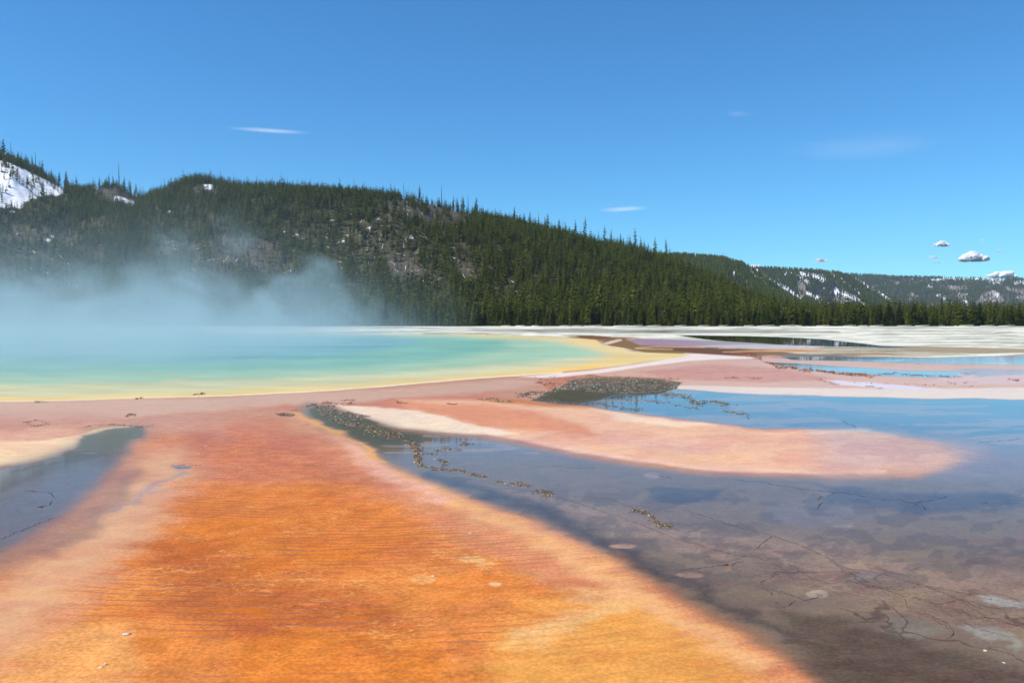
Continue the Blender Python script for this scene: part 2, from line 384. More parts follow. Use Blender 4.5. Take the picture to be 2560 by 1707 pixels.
paint([(1440,852),(1500,862),(1560,875),(1620,883),(1700,886),(1600,890),(1480,875)], (228,202,142), 8, .7, ky=3)
paint([(B,842),(1200,842),(1400,846),(1440,862),(1490,877),(1530,887),(1490,900),(1380,916),(1200,934),(1000,952),(800,966),(600,976),(300,987),(0,993),(B,1000)], (204,198,152), 26, ky=3)
paint([(B,842),(1150,842),(1330,850),(1430,866),(1500,886),(1300,907),(1100,922),(900,936),(700,946),(400,955),(B,965)], (162,190,156), 28, ky=3)
paint([(B,840),(1120,841),(1250,852),(1280,870),(1150,892),(950,915),(600,930),(B,945)], (126,176,154), 34, ky=3)
paint([(B,838),(950,840),(1050,855),(900,882),(600,905),(B,920)], (108,164,164), 36, ky=3)
# orange tint round the first crust
paint([(1180,992),(1290,1002),(1400,1008),(1520,1014),(1480,1026),(1330,1022),(1210,1008)], (200,122,40), 9, .85, ky=3, gloss=.3)
paint([(1340,952),(1420,944),(1480,941),(1640,943),(1700,948),(1640,952),(1420,960),(1370,975)], (190,112,78), 6, .6, ky=3, gloss=.1, grain=1)
paint([(1330,990),(1400,968),(1430,950),(1480,944),(1640,946),(1700,956),(1690,972),(1640,982),(1560,984),(1480,980),(1420,974),(1360,988)], (112,98,72), 6, .9, ky=3, gloss=.08, grain=1)
# mirror pool of the right
paint([(1330,1002),(1350,990),(1420,975),(1480,962),(1640,962),(1700,973),(1800,981),(1900,986),(2000,990),(2200,994),(2560,998),(R,1000),(R,1180),(2560,1150),(2450,1125),(2300,1098),(2200,1085),(2100,1078),(2000,1074),(1920,1073),(1860,1068),(1800,1060),(1730,1050),(1650,1041),(1560,1031),(1480,1016),(1400,1010)], (92,96,94), 6, gloss=1.0, rip=0, grain=.35, ky=3, warp=.35)
paint([(1330,1003),(1380,975),(1470,965),(1640,950),(1690,962),(1640,985),(1540,990),(1500,1006),(1440,1012)], (84,74,44), 8, ky=3, gloss=.16, grain=.8)
paint([(1900,1010),(2200,1020),(R,1030),(R,1060),(2300,1060),(2000,1040)], (112,108,110), 22, .6, ky=3)
# salmon band
paint([(1000,1000),(1200,1000),(1330,1015),(1480,1020),(1560,1034),(1650,1044),(1730,1053),(1800,1063),(1860,1071),(1920,1077),(2100,1081),(2180,1088),(2240,1110),(2260,1140),(2220,1170),(2050,1184),(1900,1183),(1800,1176),(1700,1167),(1600,1154),(1500,1138),(1400,1117),(1300,1096),(1200,1080),(1050,1040)], (236,180,138), 18, gloss=.22, rip=.35, grain=.5, ky=3, warp=.4)
paint([(960,1005),(1200,1010),(1350,1030),(1450,1060),(1500,1090),(1350,1080),(1200,1060),(1050,1030)], (222,140,96), 26, .85, ky=3, rip=.5)
paint([(1480,1022),(1600,1040),(1740,1056),(1800,1066),(1700,1066),(1560,1050)], (246,214,176), 14, .75, ky=3)
paint([(1230,1084),(1400,1117),(1550,1143),(1700,1163),(1850,1176),(2050,1182),(2200,1180)], (240,190,158), 10, .85, line=14, ky=3, warp=.3)
paint([(2040,1082),(2160,1080),(2230,1095),(2200,1115),(2080,1108)], (238,212,172), 26, .75, ky=3)
paint([(1500,1090),(1700,1100),(1860,1120),(1700,1130),(1520,1110)], (228,176,150), 20, .6, ky=3)

paint([(2230,1090),(2330,1105),(2400,1150),(2330,1180),(2480,1190),(R,1190),(R,1140),(2560,1150),(2450,1125)], (170,146,130), 60, .85, ky=3, gloss=.75)
paint([(2050,1084),(2200,1092),(2330,1112),(2400,1145),(2330,1172),(2050,1184)], (214,170,144), 70, .8, ky=2, gloss=.4)
paint([(830,1010),(930,1016),(1050,1028),(1150,1052),(1300,1085),(1250,1090),(1100,1081),(1000,1069),(930,1052),(880,1030)], (242,216,182), 10, .85, rag=10, gloss=.1, ky=3, warp=.4)
# main dark channel
chan = [(770,1010),(840,1022),(900,1043),(960,1060),(1010,1072),(1100,1084),(1200,1094),(1300,1110),(1400,1130),(1500,1150),(1600,1165),(1700,1177),(1800,1185),(1900,1190),(2050,1193),(2300,1192),(2400,1160),(2560,1150),(R,1150),(R,3400),(3000,3400),(2400,2050),(2240,1880),(2035,1705),(1937,1632),(1799,1557),(1693,1497),(1608,1442),(1523,1390),(1438,1345),(1353,1305),(1225,1262),(1098,1215),(970,1160),(920,1120),(860,1090),(800,1068),(765,1045),(750,1025)]
paint(chan, (126,105,84), 26, gloss=1.0, rip=0, grain=.55, ky=2, warp=.18)
paint([(1550,1388),(1693,1490),(1799,1545),(1937,1620),(2035,1690),(2240,1860),(2500,2100)], (176,104,58), 34, .45, line=12, gloss=.4, ky=1.5, warp=.2)
paint([(780,1012),(840,1026),(950,1062),(1060,1085),(1040,1110),(950,1112),(860,1085),(790,1055)], (84,78,46), 12, .95, ky=3, gloss=.6)
paint([(1230,1225),(1480,1270),(1700,1320),(2000,1350),(2300,1400),(2560,1450),(R,1600),(R,1780),(2560,1600),(2350,1560),(2100,1480),(1850,1420),(1650,1360),(1450,1300)], (154,124,98), 45, .85, grain=.9, ky=2)
paint([(1800,1400),(2000,1400),(2250,1460),(2560,1500),(2560,1580),(2300,1560),(2000,1480)], (138,112,88), 35, .6, grain=1.0, ky=2)
paint([(1080,1190),(1250,1245),(1450,1320),(1650,1425),(1850,1530),(2100,1650),(2300,1740)], (70,60,52), 26, .75, line=18, ky=2, grain=.7)
paint([(1950,1520),(2250,1580),(2560,1680),(R,1900),(R,3400),(2600,3400),(2200,1800),(2000,1660)], (84,66,50), 45, .8, ky=2, grain=1.0)
paint([(2060,1215),(2300,1230),(2500,1225),(2560,1260),(2300,1290),(2080,1265)], (76,72,78), 20, .7, ky=2)
paint([(1650,1215),(1790,1230),(1800,1255),(1700,1262),(1620,1240)], (70,70,76), 10, .6, ky=2)
paint([(1940,1240),(2100,1250),(2200,1290),(2050,1320),(1900,1290)], (120,110,108), 25, .5, ky=2)
paint([(2340,1080),(2480,1100),(R,1110),(R,1205),(2450,1200),(2330,1198),(2400,1150)], (134,118,112), 55, .95, gloss=.9, ky=2, warp=.3)
paint([(2100,1092),(2300,1108),(2420,1128),(2360,1158),(2100,1178)], (216,172,146), 90, .75, gloss=.5, ky=2, warp=.3)
for P_, c_ in (([(2440,1490),(2500,1485),(2570,1505),(2570,1525),(2480,1510)], (168,160,146)), ([(2400,1570),(2500,1572),(2560,1600),(2560,1620),(2450,1590)], (150,142,126)),
               ([(2220,1540),(2330,1545),(2380,1575),(2300,1600),(2220,1575)], (128,116,96)), ([(2130,1438),(2175,1440),(2180,1448),(2135,1448)], (150,140,128)),
               ([(2090,1312),(2120,1312),(2120,1320),(2095,1320)], (150,136,118))):
    paint(P_, c_, 8, .75, ky=2, rag=10)
# golden lip on the viewer's side of the channel head
paint([(745,1035),(775,1055),(830,1080),(900,1110),(960,1150)], (230,166,92), 10, .85, line=8, ky=2, gloss=.2, grain=.3)
paint([(715,1036),(750,1030),(790,1050),(800,1062),(760,1055)], (224,158,100), 12, .8, ky=2)
# left pool
paint([(B,1140),(0,1108),(150,1096),(240,1072),(350,1064),(340,1076),(250,1092),(200,1114),(110,1143),(0,1172),(B,1250)], (246,210,160), 9, .95, ky=3, gloss=.15, grain=.3)
lp = [(B,1250),(0,1168),(110,1140),(195,1112),(225,1088),(300,1074),(352,1068),(356,1085),(330,1112),(328,1140),(310,1185),(275,1240),(215,1300),(140,1360),(60,1410),(0,1445),(-200,1550),(B,1950)]
paint(lp, (150,112,90), 60, .75, gloss=.7, rip=0, grain=.4, ky=2, warp=.2)
lp2 = [(B,1250),(0,1170),(110,1142),(195,1114),(225,1090),(300,1076),(346,1072),(348,1085),(322,1108),(312,1135),(280,1170),(220,1230),(150,1290),(60,1350),(0,1385),(-200,1480),(B,1850)]
paint(lp2, (112,98,90), 30, gloss=.95, rip=0, grain=.45, ky=2, warp=.3)
paint([(B,1262),(0,1176),(110,1148),(195,1120),(225,1096),(300,1080),(340,1078),(300,1110),(200,1150),(100,1190),(0,1230)], (100,92,84), 9, gloss=1.0, rip=0, grain=.45, ky=2, warp=.3)
paint([(210,1086),(300,1072),(352,1067),(352,1085),(322,1110),(240,1120),(200,1112)], (106,98,78), 10, .9, ky=3, gloss=.7)
paint([(60,1390),(190,1300),(260,1240),(300,1190),(350,1180),(330,1240),(260,1320),(120,1400)], (150,112,92), 30, .6, ky=2, gloss=.6)
paint([(455,1166),(420,1200),(360,1240),(300,1270)], (150,130,130), 14, .55, line=8, ky=2, gloss=.8)
paint([(428,1163),(480,1165),(475,1171),(445,1171)], (120,116,118), 4, .9, gloss=.9, ky=3, warp=.2)
# far mirror pools
paint([(1950,891),(2100,891),(2300,894),(2560,889),(R,886),(R,915),(2560,913),(2440,911),(2250,907),(2100,902),(1980,899)], (140,136,128), 4, gloss=1.0, rip=0, grain=.2, ky=4, warp=.3)
paint([(1920,905),(1990,908),(2120,917),(2250,925),(2360,927),(2450,930),(2420,938),(2330,944),(2250,942),(2100,934),(2000,925),(1950,915)], (140,134,128), 6, gloss=1.0, rip=0, ky=4, warp=.2)
paint([(2380,925),(2480,922),(2560,925),(2560,935),(2450,940)], (150,140,150), 10, .6, gloss=.8, ky=4)
# pale round spots and scars of the mat
for (x, y, rx, c_, a_) in ((1565,1365,28,(206,160,120),.7), (1727,1438,30,(190,150,118),.75), (2040,1485,30,(186,160,138),.6), (2046,1487,10,(120,90,80),.6), (1105,1290,0,0,0), (1050,1250,26,(226,164,120),.6),
                           (1180,1398,34,(238,184,120),.6), (1210,1412,30,(236,186,124),.6), (1060,1448,34,(232,172,110),.5), (1235,1458,16,(244,206,160),.7), (1630,1188,20,(176,150,140),.4)):
    if rx:
        t = np.linspace(0, 2 * math.pi, 12, endpoint=False)
        paint(np.stack([x + rx * np.cos(t), y + rx * .28 * np.sin(t)], 1), c_, 4, a_, ky=2.5, warp=.4)
for P_, a_ in (([(1880,1400),(2100,1400),(2560,1490),(2700,1560),(2560,1660),(2250,1600),(2000,1500)], .8), ([(1500,1250),(1900,1330),(1900,1400),(1600,1330)], .25), ([(2200,1200),(2560,1220),(2560,1300),(2200,1270)], .3), ([(1800,1010),(2500,1020),(2500,1060),(1900,1050)], .45), ([(0,1190),(200,1150),(220,1200),(0,1330)], .35)):
    NET = np.maximum(NET, smooth01(.5 - poly_sd(PX, PY, P_) / 60) * a_)
# reflection of the film dimmed by hand toward the viewer's end of the channels
CTR[..., 0] *= 1 - (0.18 * smooth01((PY - 1090) / 80) + 0.56 * smooth01((PY - 1190) / 360))
# irregular smaller features: patches on the sinter flat
st = fbm(PX / 160, (PY - 800) ** 0.8 / 1.3, 41, 5)
far = smooth01((886 - PY) / 8) * (CTR[..., 0] < 0.05) * (PX > 0)
k = (np.clip(smooth01((st - 0.5) / 0.12) * .42 + smooth01((fbm(PX / 60, PY / .9, 43, 4) - .5) / .1) * .3, 0, .8) * far)[..., None]
COL[:] = COL * (1 - k) + lin((120, 118, 104)) * k
pm = (poly_sd(PX, PY, pool) < 0) & (PY < 1000)
pn = fbm(PX / 130, (PY - 800) / 7, 133, 5) - .5
COL[pm] *= (1 + pn[pm] * .28)[:, None]
# films of paler scum and ripples broken into streaks on the mirror pools
mir = (CTR[..., 0] > 0.9) * (PY > 885) * (PY < 1200)
ms = fbm(PX / 170 + 4, (PY - 800) / 9, 111, 5); k = (smooth01((ms - .5) / .1) * mir * .55)
COL[:] = COL * (1 - k[..., None]) + lin((168, 150, 142)) * k[..., None]; CTR[..., 0] -= k * .28
# mottling along every mat: mauve and ochre swaths that follow the flow
sw = fbm(PX / 130 + PY / 90, PY / 26, 71, 5)
nearm = smooth01((PY - 1010) / 80) * (CTR[..., 0] < 0.6)
k = (smooth01((sw - 0.52) / 0.15) * nearm * 0.35)[..., None]
COL[:] = COL * (1 - k) + COL * lin((238, 205, 215)) * k * 1.0
k = (smooth01((0.44 - sw) / 0.12) * nearm * 0.3)[..., None]
COL[:] = COL * (1 - k) + np.minimum(COL * np.array([1.18, 1.12, 0.85]), .95) * k
darkm = (CTR[..., 0] > 0.33) * (PX > 1100) * smooth01((PY - 1190) / 60)
s2 = fbm(PX / 60, PY / 18, 83, 5)
k = (smooth01((s2 - 0.5) / 0.06) * darkm * 0.3)[..., None]
COL[:] = COL * (1 - k) + lin((64, 58, 58)) * k

X, Y, Z = unproj(PX, PY)
nx, ny = len(xs), len(ys)
idx = np.arange(nx * ny).reshape(ny, nx)
quads = np.stack([idx[1:, :-1], idx[1:, 1:], idx[:-1, 1:], idx[:-1, :-1]], -1).reshape(-1, 4)
one = np.ones(nx * ny)
me = mesh_np('ground', np.stack([X.ravel(), Y.ravel(), Z.ravel()], 1), quads, True,
             {'Col': np.column_stack([COL.reshape(-1, 3) * 0.97, one]), 'Ctrl': np.column_stack([CTR.reshape(-1, 3), NET.ravel()])}, M_ground)
tag(link('ground', me), kind='structure')
# the plain under and round everything, reaching the horizon
M_plain = mat_plain('plain_soil', (150, 132, 104), 0.25, 0.05)
me = mesh_np('plain', [(-22000, -6000, -1.2), (22000, -6000, -1.2), (22000, 24000, -1.2), (-22000, 24000, -1.2)], [(0, 1, 2, 3)], mats=M_plain)
tag(link('plain', me), kind='structure')

# ------------------------------------------------------------------ cracks in the mat (thin dark ribbons on the bottom of the channel)
def crack(Ls, name, mat, w0=0.012, seed=0):
    r = np.random.default_rng(seed); V = []; T = []
    for L in Ls:
        pts = []
        for (x0, y0), (x1, y1) in zip(L[:-1], L[1:]):
            n = max(2, int(math.hypot(x1 - x0, y1 - y0) / 6))
            for i in range(n):
                t = i / n; pts.append((x0 + (x1 - x0) * t + r.normal(0, 1.6), y0 + (y1 - y0) * t + r.normal(0, 0.9)))
        pts.append(L[-1])
        W = [G(*p) for p in pts]; b = len(V)
        for i, p in enumerate(W):
            q0 = W[max(i - 1, 0)]; q1 = W[min(i + 1, len(W) - 1)]
            dx, dy = q1[0] - q0[0], q1[1] - q0[1]; l = math.hypot(dx, dy) + 1e-9
            ww = 0.36 * w0 * (p[1] / 10) ** 0.8 * r.uniform(0.3, 1.3) * (0.25 if i in (0, len(W) - 1) else 1)
            V += [(p[0] - dy / l * ww, p[1] + dx / l * ww, p[2] + 0.004), (p[0] + dy / l * ww, p[1] - dx / l * ww, p[2] + 0.004)]
        for i in range(len(W) - 1): T.append((b + 2 * i, b + 2 * i + 1, b + 2 * i + 3, b + 2 * i + 2))
    tag(link(name, mesh_np(name, V, T, mats=mat)), kind='structure')
M_crack = mat_plain('crack_edge', (56, 52, 58), 0.2, 5, 0.6)
M_crackb = mat_plain('rusty_crack_edge', (104, 76, 56), 0.3, 5, 0.8)
crack([[(1830,1197),(1900,1205),(1960,1215),(2020,1223),(2085,1230),(2140,1236),(2195,1247),(2240,1248),(2285,1257),(2320,1252),(2350,1246),(2370,1240)],
       [(2087,1231),(2075,1238),(2050,1243),(2045,1250)], [(2060,1253),(2050,1262),(2040,1270),(2027,1275)], [(2270,1255),(2310,1266),(2316,1275)],
       [(2456,1255),(2500,1258),(2560,1258)], [(1380,1165),(1440,1170),(1495,1168)], [(1630,1183),(1680,1197)], [(1130,1193),(1180,1197),(1140,1203)],
       [(1860,1026),(1850,1028),(1875,1037),(1890,1040)], [(1770,1022),(1810,1021),(1850,1028)], [(1990,1022),(2050,1032),(2080,1038)], [(2100,1050),(2130,1062),(2140,1072)],
       [(2440,1106),(2500,1102),(2560,1096)], [(1700,1425),(1760,1418),(1830,1412),(1860,1400)], [(2470,1620),(2530,1635),(2562,1658),(2600,1690)],
       [(2370,1595),(2385,1580),(2372,1560),(2330,1540),(2270,1525)], [(60,1225),(120,1232),(140,1245)], [(30,1180),(110,1160),(200,1150),(270,1135)], [(90,1268),(125,1262),(130,1250)],
       [(0,1350),(90,1310),(150,1290)], [(1900,1470),(1960,1480),(2010,1500),(2060,1490)], [(1930,1500),(1960,1520),(1990,1500)], [(2200,910),(2320,912),(2440,914)], [(2050,900),(2180,904),(2300,908)],
       [(2120,896),(2230,897),(2300,895)], [(1740,1010),(1800,1013),(1850,1012)]], 'crack_lines', M_crack, 0.011, 4)
crack([[(1200,1215),(1350,1228),(1420,1250),(1500,1275),(1600,1310),(1700,1350),(1760,1365),(1830,1385),(1880,1392),(1930,1405),(1960,1425),(2010,1437),(2070,1458),(2130,1452),(2150,1460)],
       [(1700,1270),(1790,1300),(1860,1322),(1900,1330),(1930,1338),(1905,1358),(1885,1375)], [(1930,1338),(1980,1355),(2040,1380),(2080,1400),(2090,1410),(2150,1432)],
       [(1880,1392),(1960,1400),(2060,1417),(2110,1420),(2200,1432),(2290,1460),(2400,1480),(2480,1500),(2560,1515)], [(2130,1455),(2190,1465),(2240,1475),(2310,1465),(2360,1480),(2440,1515),(2500,1540),(2560,1550)],
       [(1950,1432),(1900,1455),(1935,1490)], [(2190,1465),(2260,1490),(2320,1500),(2380,1540),(2440,1570),(2520,1590),(2560,1600)], [(2310,1465),(2400,1500),(2470,1545),(2560,1570)],
       [(2260,1490),(2270,1520),(2330,1545),(2380,1575)], [(2100,1420),(2130,1440),(2170,1470)], [(1430,1240),(1520,1245),(1560,1262),(1640,1290)], [(2300,1500),(2350,1510),(2390,1500)], [(2400,1520),(2430,1545),(2500,1555)]],
      'rusty_crack_lines', M_crackb, 0.010, 9)

# ------------------------------------------------------------------ knobbly mineral crusts standing out of the water
ICO = None
def ico():
    global ICO
    if ICO is None:
        t = (1 + 5 ** .5) / 2
        v = np.array([(-1,t,0),(1,t,0),(-1,-t,0),(1,-t,0),(0,-1,t),(0,1,t),(0,-1,-t),(0,1,-t),(t,0,-1),(t,0,1),(-t,0,-1),(-t,0,1)], float); v /= np.linalg.norm(v[0])
        f = np.array([(0,11,5),(0,5,1),(0,1,7),(0,7,10),(0,10,11),(1,5,9),(5,11,4),(11,10,2),(10,7,6),(7,1,8),(3,9,4),(3,4,2),(3,2,6),(3,6,8),(3,8,9),(4,9,5),(2,4,11),(6,2,10),(8,6,7),(9,8,1)])
        ICO = (v, f)
    return ICO
def mat_crust(name, c0, c1, c2, spec=0.5, rough=0.35):
    m = NT(name); r = m.attr('Col').outputs['Fac']
    c = m.n('ShaderNodeValToRGB'); m.t.links.new(r, c.inputs[0]); el = c.color_ramp.elements
    el[0].color = RGB(c0); el[1].color = RGB(c2); x = el.new(0.55); x.color = RGB(c1)
    b = m.n('ShaderNodeBsdfPrincipled'); m.t.links.new(c.outputs[0], b.inputs['Base Color']); b.inputs['Roughness'].default_value = rough; b.inputs['Specular IOR Level'].default_value = spec
    m.surf(b.outputs[0]); return m.m
MC_grey = mat_crust('grey_crust', (62, 52, 38), (126, 108, 80), (214, 192, 150))
MC_gold = mat_crust('golden_crust', (62, 46, 26), (130, 100, 62), (226, 196, 142))
MC_rust = mat_crust('rusty_crust', (84, 46, 26), (164, 94, 56), (224, 174, 120))
def crust(label, pts, n, size, mat, poly=True, width=8, flat=0.5, seed=0, name='mineral_crust', group=None):
    """pts: outline (poly) or centre line (with width, photo px) of the crust on the flat; size: knob radius in photo px"""
    n = int(n * 2.4); r = np.random.default_rng(seed + 100); P = np.asarray(pts, float); xy = []
    if poly:
        lo, hi = P.min(0), P.max(0)
        while len(xy) < n:
            q = r.uniform(lo, hi, (n * 3, 2)); d = poly_sd(q[:, 0], q[:, 1], P)
            cl = fbm(q[:, 0] / 16, q[:, 1] / 5, seed + 7)
            xy += [tuple(p) for p in q[(d < 0) & (cl > (0.34 if seed == 1 else 0.42))]]
        xy = np.array(xy[:n])
    else:
        seg = np.hypot(*(P[1:] - P[:-1]).T); cum = np.concatenate([[0], np.cumsum(seg)])
        t = r.uniform(0, cum[-1], n * 5); i = np.clip(np.searchsorted(cum, t) - 1, 0, len(seg) - 1)
        f_ = (t - cum[i]) / seg[i]; q = P[i] + (P[i + 1] - P[i]) * f_[:, None]
        ww = width * (0.35 + 1.3 * fbm(t / 30, t * 0 + seed, 5))
        q[:, 0] += r.normal(0, 1, len(q)) * ww * 0.5 + (fbm(t / 22, t * 0 + seed, 9) - .5) * width * 1.6
        q[:, 1] += r.normal(0, 1, len(q)) * ww * 0.22 + (fbm(t / 18, t * 0 + seed, 19) - .5) * width * 1.2
        keep = fbm(t / 9, t * 0 + seed, 29) > 0.36
        xy = q[keep][:n]
    n = len(xy); size = size * 0.47
    Xc, Yc, Zc = unproj(xy[:, 0], xy[:, 1])
    R_ = size * Yc / F * np.minimum(r.lognormal(-.1, 0.55, n), 3)
    iv, if_ = ico()
    V = iv[None] * (1 + r.uniform(-0.28, 0.28, (n, 12)))[..., None]
    V = V * np.stack([R_ * r.uniform(.8, 1.6, n), R_ * r.uniform(.8, 1.6, n), R_ * flat], 1)[:, None]
    a_ = r.uniform(0, 6.28, n); ca, sa = np.cos(a_)[:, None], np.sin(a_)[:, None]
    V = np.stack([V[..., 0] * ca - V[..., 1] * sa, V[..., 0] * sa + V[..., 1] * ca, V[..., 2]], -1)
    org = np.array([Xc.mean(), Yc.mean(), Zc.mean()])
    V += (np.stack([Xc, Yc, Zc + R_ * flat * 0.2], 1) - org)[:, None]
    T = (if_[None] + (np.arange(n) * 12)[:, None, None]).reshape(-1, 3)
    colv = np.repeat(np.where(r.random(n) < .12, r.uniform(.7, 1, n), r.beta(1.5, 3, n)), 12); c_ = np.stack([colv] * 3 + [np.ones_like(colv)], 1)  # some knobs coloured bright to stand for glints of light
    o = link(name, mesh_np(name, V.reshape(-1, 3), T, attrs={'Col': c_}, mats=mat), loc=tuple(org))
    return tag(o, label, 'mineral crust', group, 'stuff' if seed in (1, 2, 7, 8) else None)
crust('broad dark grey pebbly crust at the left end of the blue mirror pool', [(1395,970),(1430,950),(1480,944),(1640,946),(1700,956),(1690,972),(1640,982),(1560,984),(1480,980),(1420,974)], 5200, 1.7, MC_grey, flat=.45, seed=1)
crust('thin dark edge of lumpy crust running down left from the broad pebbly crust', [(1305,990),(1340,985),(1380,975),(1410,967),(1440,957)], 600, 2.2, MC_grey, False, 11, flat=.7, seed=2)
crust('pale knobbly line closing the olive water under the broad pebbly crust', [(1290,989),(1330,995),(1380,1001),(1440,1007)], 260, 1.5, MC_gold, False, 7, seed=3)
crust('rusty red flaky ledge behind the broad pebbly crust', [(1345,951),(1400,946),(1450,942),(1520,942),(1600,943),(1690,946)], 420, 1.8, MC_rust, False, 10, flat=.3, seed=4)
crust('red flaky ledge with curled tips left of the broad pebbly crust', [(1345,953),(1370,958),(1400,962),(1380,972)], 140, 2.0, MC_rust, False, 8, flat=.4, seed=5)
crust('small yellow bordered crust lying alone left of the olive water', [(1190,998),(1230,994),(1275,1000),(1285,1006),(1240,1006)], 220, 1.6, MC_gold, seed=6)
crust('grey pebble bank at the head of the long dark channel', [(790,1015),(835,1012),(845,1025),(900,1035),(930,1040),(905,1048),(900,1060),(930,1070),(880,1068),(830,1052),(800,1038)], 1500, 1.9, MC_grey, seed=7)
crust('long narrow bank of brown pebbles running down the dark channel', [(880,1060),(920,1072),(960,1083),(1000,1095),(1035,1110)], 900, 2.0, MC_gold, False, 18, seed=8)
crust('short upright bank of golden pebbles at the bend of the channel', [(1036,1108),(1042,1125),(1040,1145),(1048,1160)], 420, 2.3, MC_gold, False, 11, flat=.8, seed=9)
crust('yellow knobbly foam patch left of the channel head', [(684,1032),(715,1029),(738,1036),(730,1041),(700,1040)], 260, 1.7, MC_gold, seed=10)
crust('red and yellow crust edge round the tip of the channel head', [(738,1027),(760,1018),(785,1010),(830,1008),(880,1006)], 260, 1.8, MC_rust, False, 8, flat=.4, seed=11)
crust('small golden crust fragment beside the bend in the dark water', [(1145,1107),(1165,1110),(1180,1108)], 70, 2.0, MC_gold, False, 8, seed=12)
crust('thin broken golden crust strand right of the channel bend', [(1060,1133),(1090,1130),(1110,1122),(1150,1128)], 120, 1.9, MC_gold, False, 9, seed=13)
crust('beaded golden crust line winding through the blue grey water', [(1050,1166),(1085,1172),(1130,1175),(1170,1180),(1220,1193),(1265,1205),(1330,1213)], 420, 2.1, MC_gold, False, 8, seed=14)
crust('small golden tuft of crust above the beaded line', [(1098,1148),(1112,1155),(1104,1165)], 60, 2.0, MC_gold, False, 7, seed=15)
crust('orange and gold crust clump where two cracks meet', [(1340,1230),(1365,1228),(1380,1233),(1360,1238)], 110, 2.6, MC_gold, False, 10, seed=16)
crust('curved golden crust strand ending in a clump, nearest of the crusts', [(1582,1275),(1615,1282),(1635,1298),(1650,1312),(1680,1318)], 220, 2.6, MC_gold, False, 8, seed=17)
crust('jagged brown crust ridge curving across the far pink shelf', [(1875,891),(1900,896),(1920,908),(1950,918),(2000,924),(2070,932),(2130,936),(2180,939)], 900, 1.7, MC_rust, False, 8, flat=.7, seed=18)
crust('dark scattered crust scraps at the far end of the jagged ridge', [(2180,937),(2240,933),(2300,938),(2370,943),(2400,945)], 260, 1.5, MC_grey, False, 6, seed=19)
crust('tan crust islets reaching right from the broad pebbly crust', [(1640,984),(1690,990),(1730,1000),(1745,1010),(1800,1003),(1820,1012)], 420, 1.8, MC_gold, False, 12, seed=20)
crust('dark crust strip at the near edge of the mirror pool', [(1482,1007),(1520,1012),(1545,1018),(1580,1024),(1600,1022)], 200, 2.0, MC_grey, False, 8, seed=21)
crust('dark crack crust winding down the mirror pool', [(1808,1028),(1840,1032),(1865,1037),(1872,1046)], 90, 2.0, MC_grey, False, 5, seed=22)
crust('narrow crust strand between the tan islets', [(1560,1000),(1620,1004),(1680,1010),(1740,1020),(1748,1026)], 130, 1.7, MC_gold, False, 7, seed=23)
for i, (L, lab) in enumerate((
    ([(1818,943),(1850,946),(1868,948)], 'leftmost orange crust flake on the far pink shelf'),
    ([(1875,944),(1905,946)], 'second orange crust flake on the far pink shelf, close right of the leftmost'),
    ([(2042,947),(2060,950),(2080,957),(2092,960)], 'orange hooked crust flake left of the white patch'),
    ([(2080,951),(2150,956),(2250,961),(2360,967)], 'long thin orange crust thread over the white patch'),
    ([(2162,965),(2185,968),(2205,971)], 'brown crust flake under the long thin thread'),
    ([(2370,956),(2440,959),(2370,957),(2445,969)], 'forked orange crust flake right of the long thin thread'),
    ([(2522,949),(2552,949)], 'short orange crust flake near the right edge of the view'))):
    crust(lab, L, 60, 1.7, MC_rust, False, 7, flat=.35, seed=30 + i, name='crust_flake', group='orange crust flakes on the far pink shelf')
crust('ring shaped pale crust on the mauve shelf at far left', [(62,1055),(90,1050),(120,1060),(80,1066),(64,1056)], 120, 1.5, MC_gold, False, 5, seed=40, name='crust_flake')
crust('single rust brown crust lump on the mauve shelf', [(315,1040),(325,1037),(340,1040)], 60, 2.2, MC_rust, False, 6, seed=41, name='crust_flake')
crust('sparkling crust edge at the head of the left pool', [(207,1068),(240,1062),(300,1061),(350,1068),(380,1065)], 190, 1.4, MC_gold, False, 5, seed=42)
crust('little crust edge beside the small puddle on the orange mat', [(430,1162),(460,1162),(500,1164)], 60, 1.3, MC_gold, False, 4, seed=43, name='crust_flake')
crust('dark crust flake on the yellow shore of the turquoise pool', [(485,986),(500,983),(512,984)], 50, 2.0, MC_grey, False, 4, seed=44, name='crust_flake')
crust('thin dark crust flake on the cream shore at left', [(338,996),(355,994)], 36, 1.7, MC_grey, False, 4, seed=45, name='crust_flake')
crust('faint dark crust flake at the far left of the cream shore', [(90,1004),(118,1005)], 36, 1.6, MC_grey, False, 4, seed=46, name='crust_flake')
crust('long red crust lip behind the white sliver', [(850,1002),(870,1000),(885,1002)], 40, 1.8, MC_rust, False, 4, seed=47, name='crust_flake')
crust('red crust flake right of the long red lip', [(990,1005),(1015,1007)], 50, 1.8, MC_rust, False, 5, seed=48, name='crust_flake')
crust('small red crust flake between the mat and the olive water', [(1115,1010),(1148,1011)], 60, 1.8, MC_rust, False, 5, seed=49, name='crust_flake')
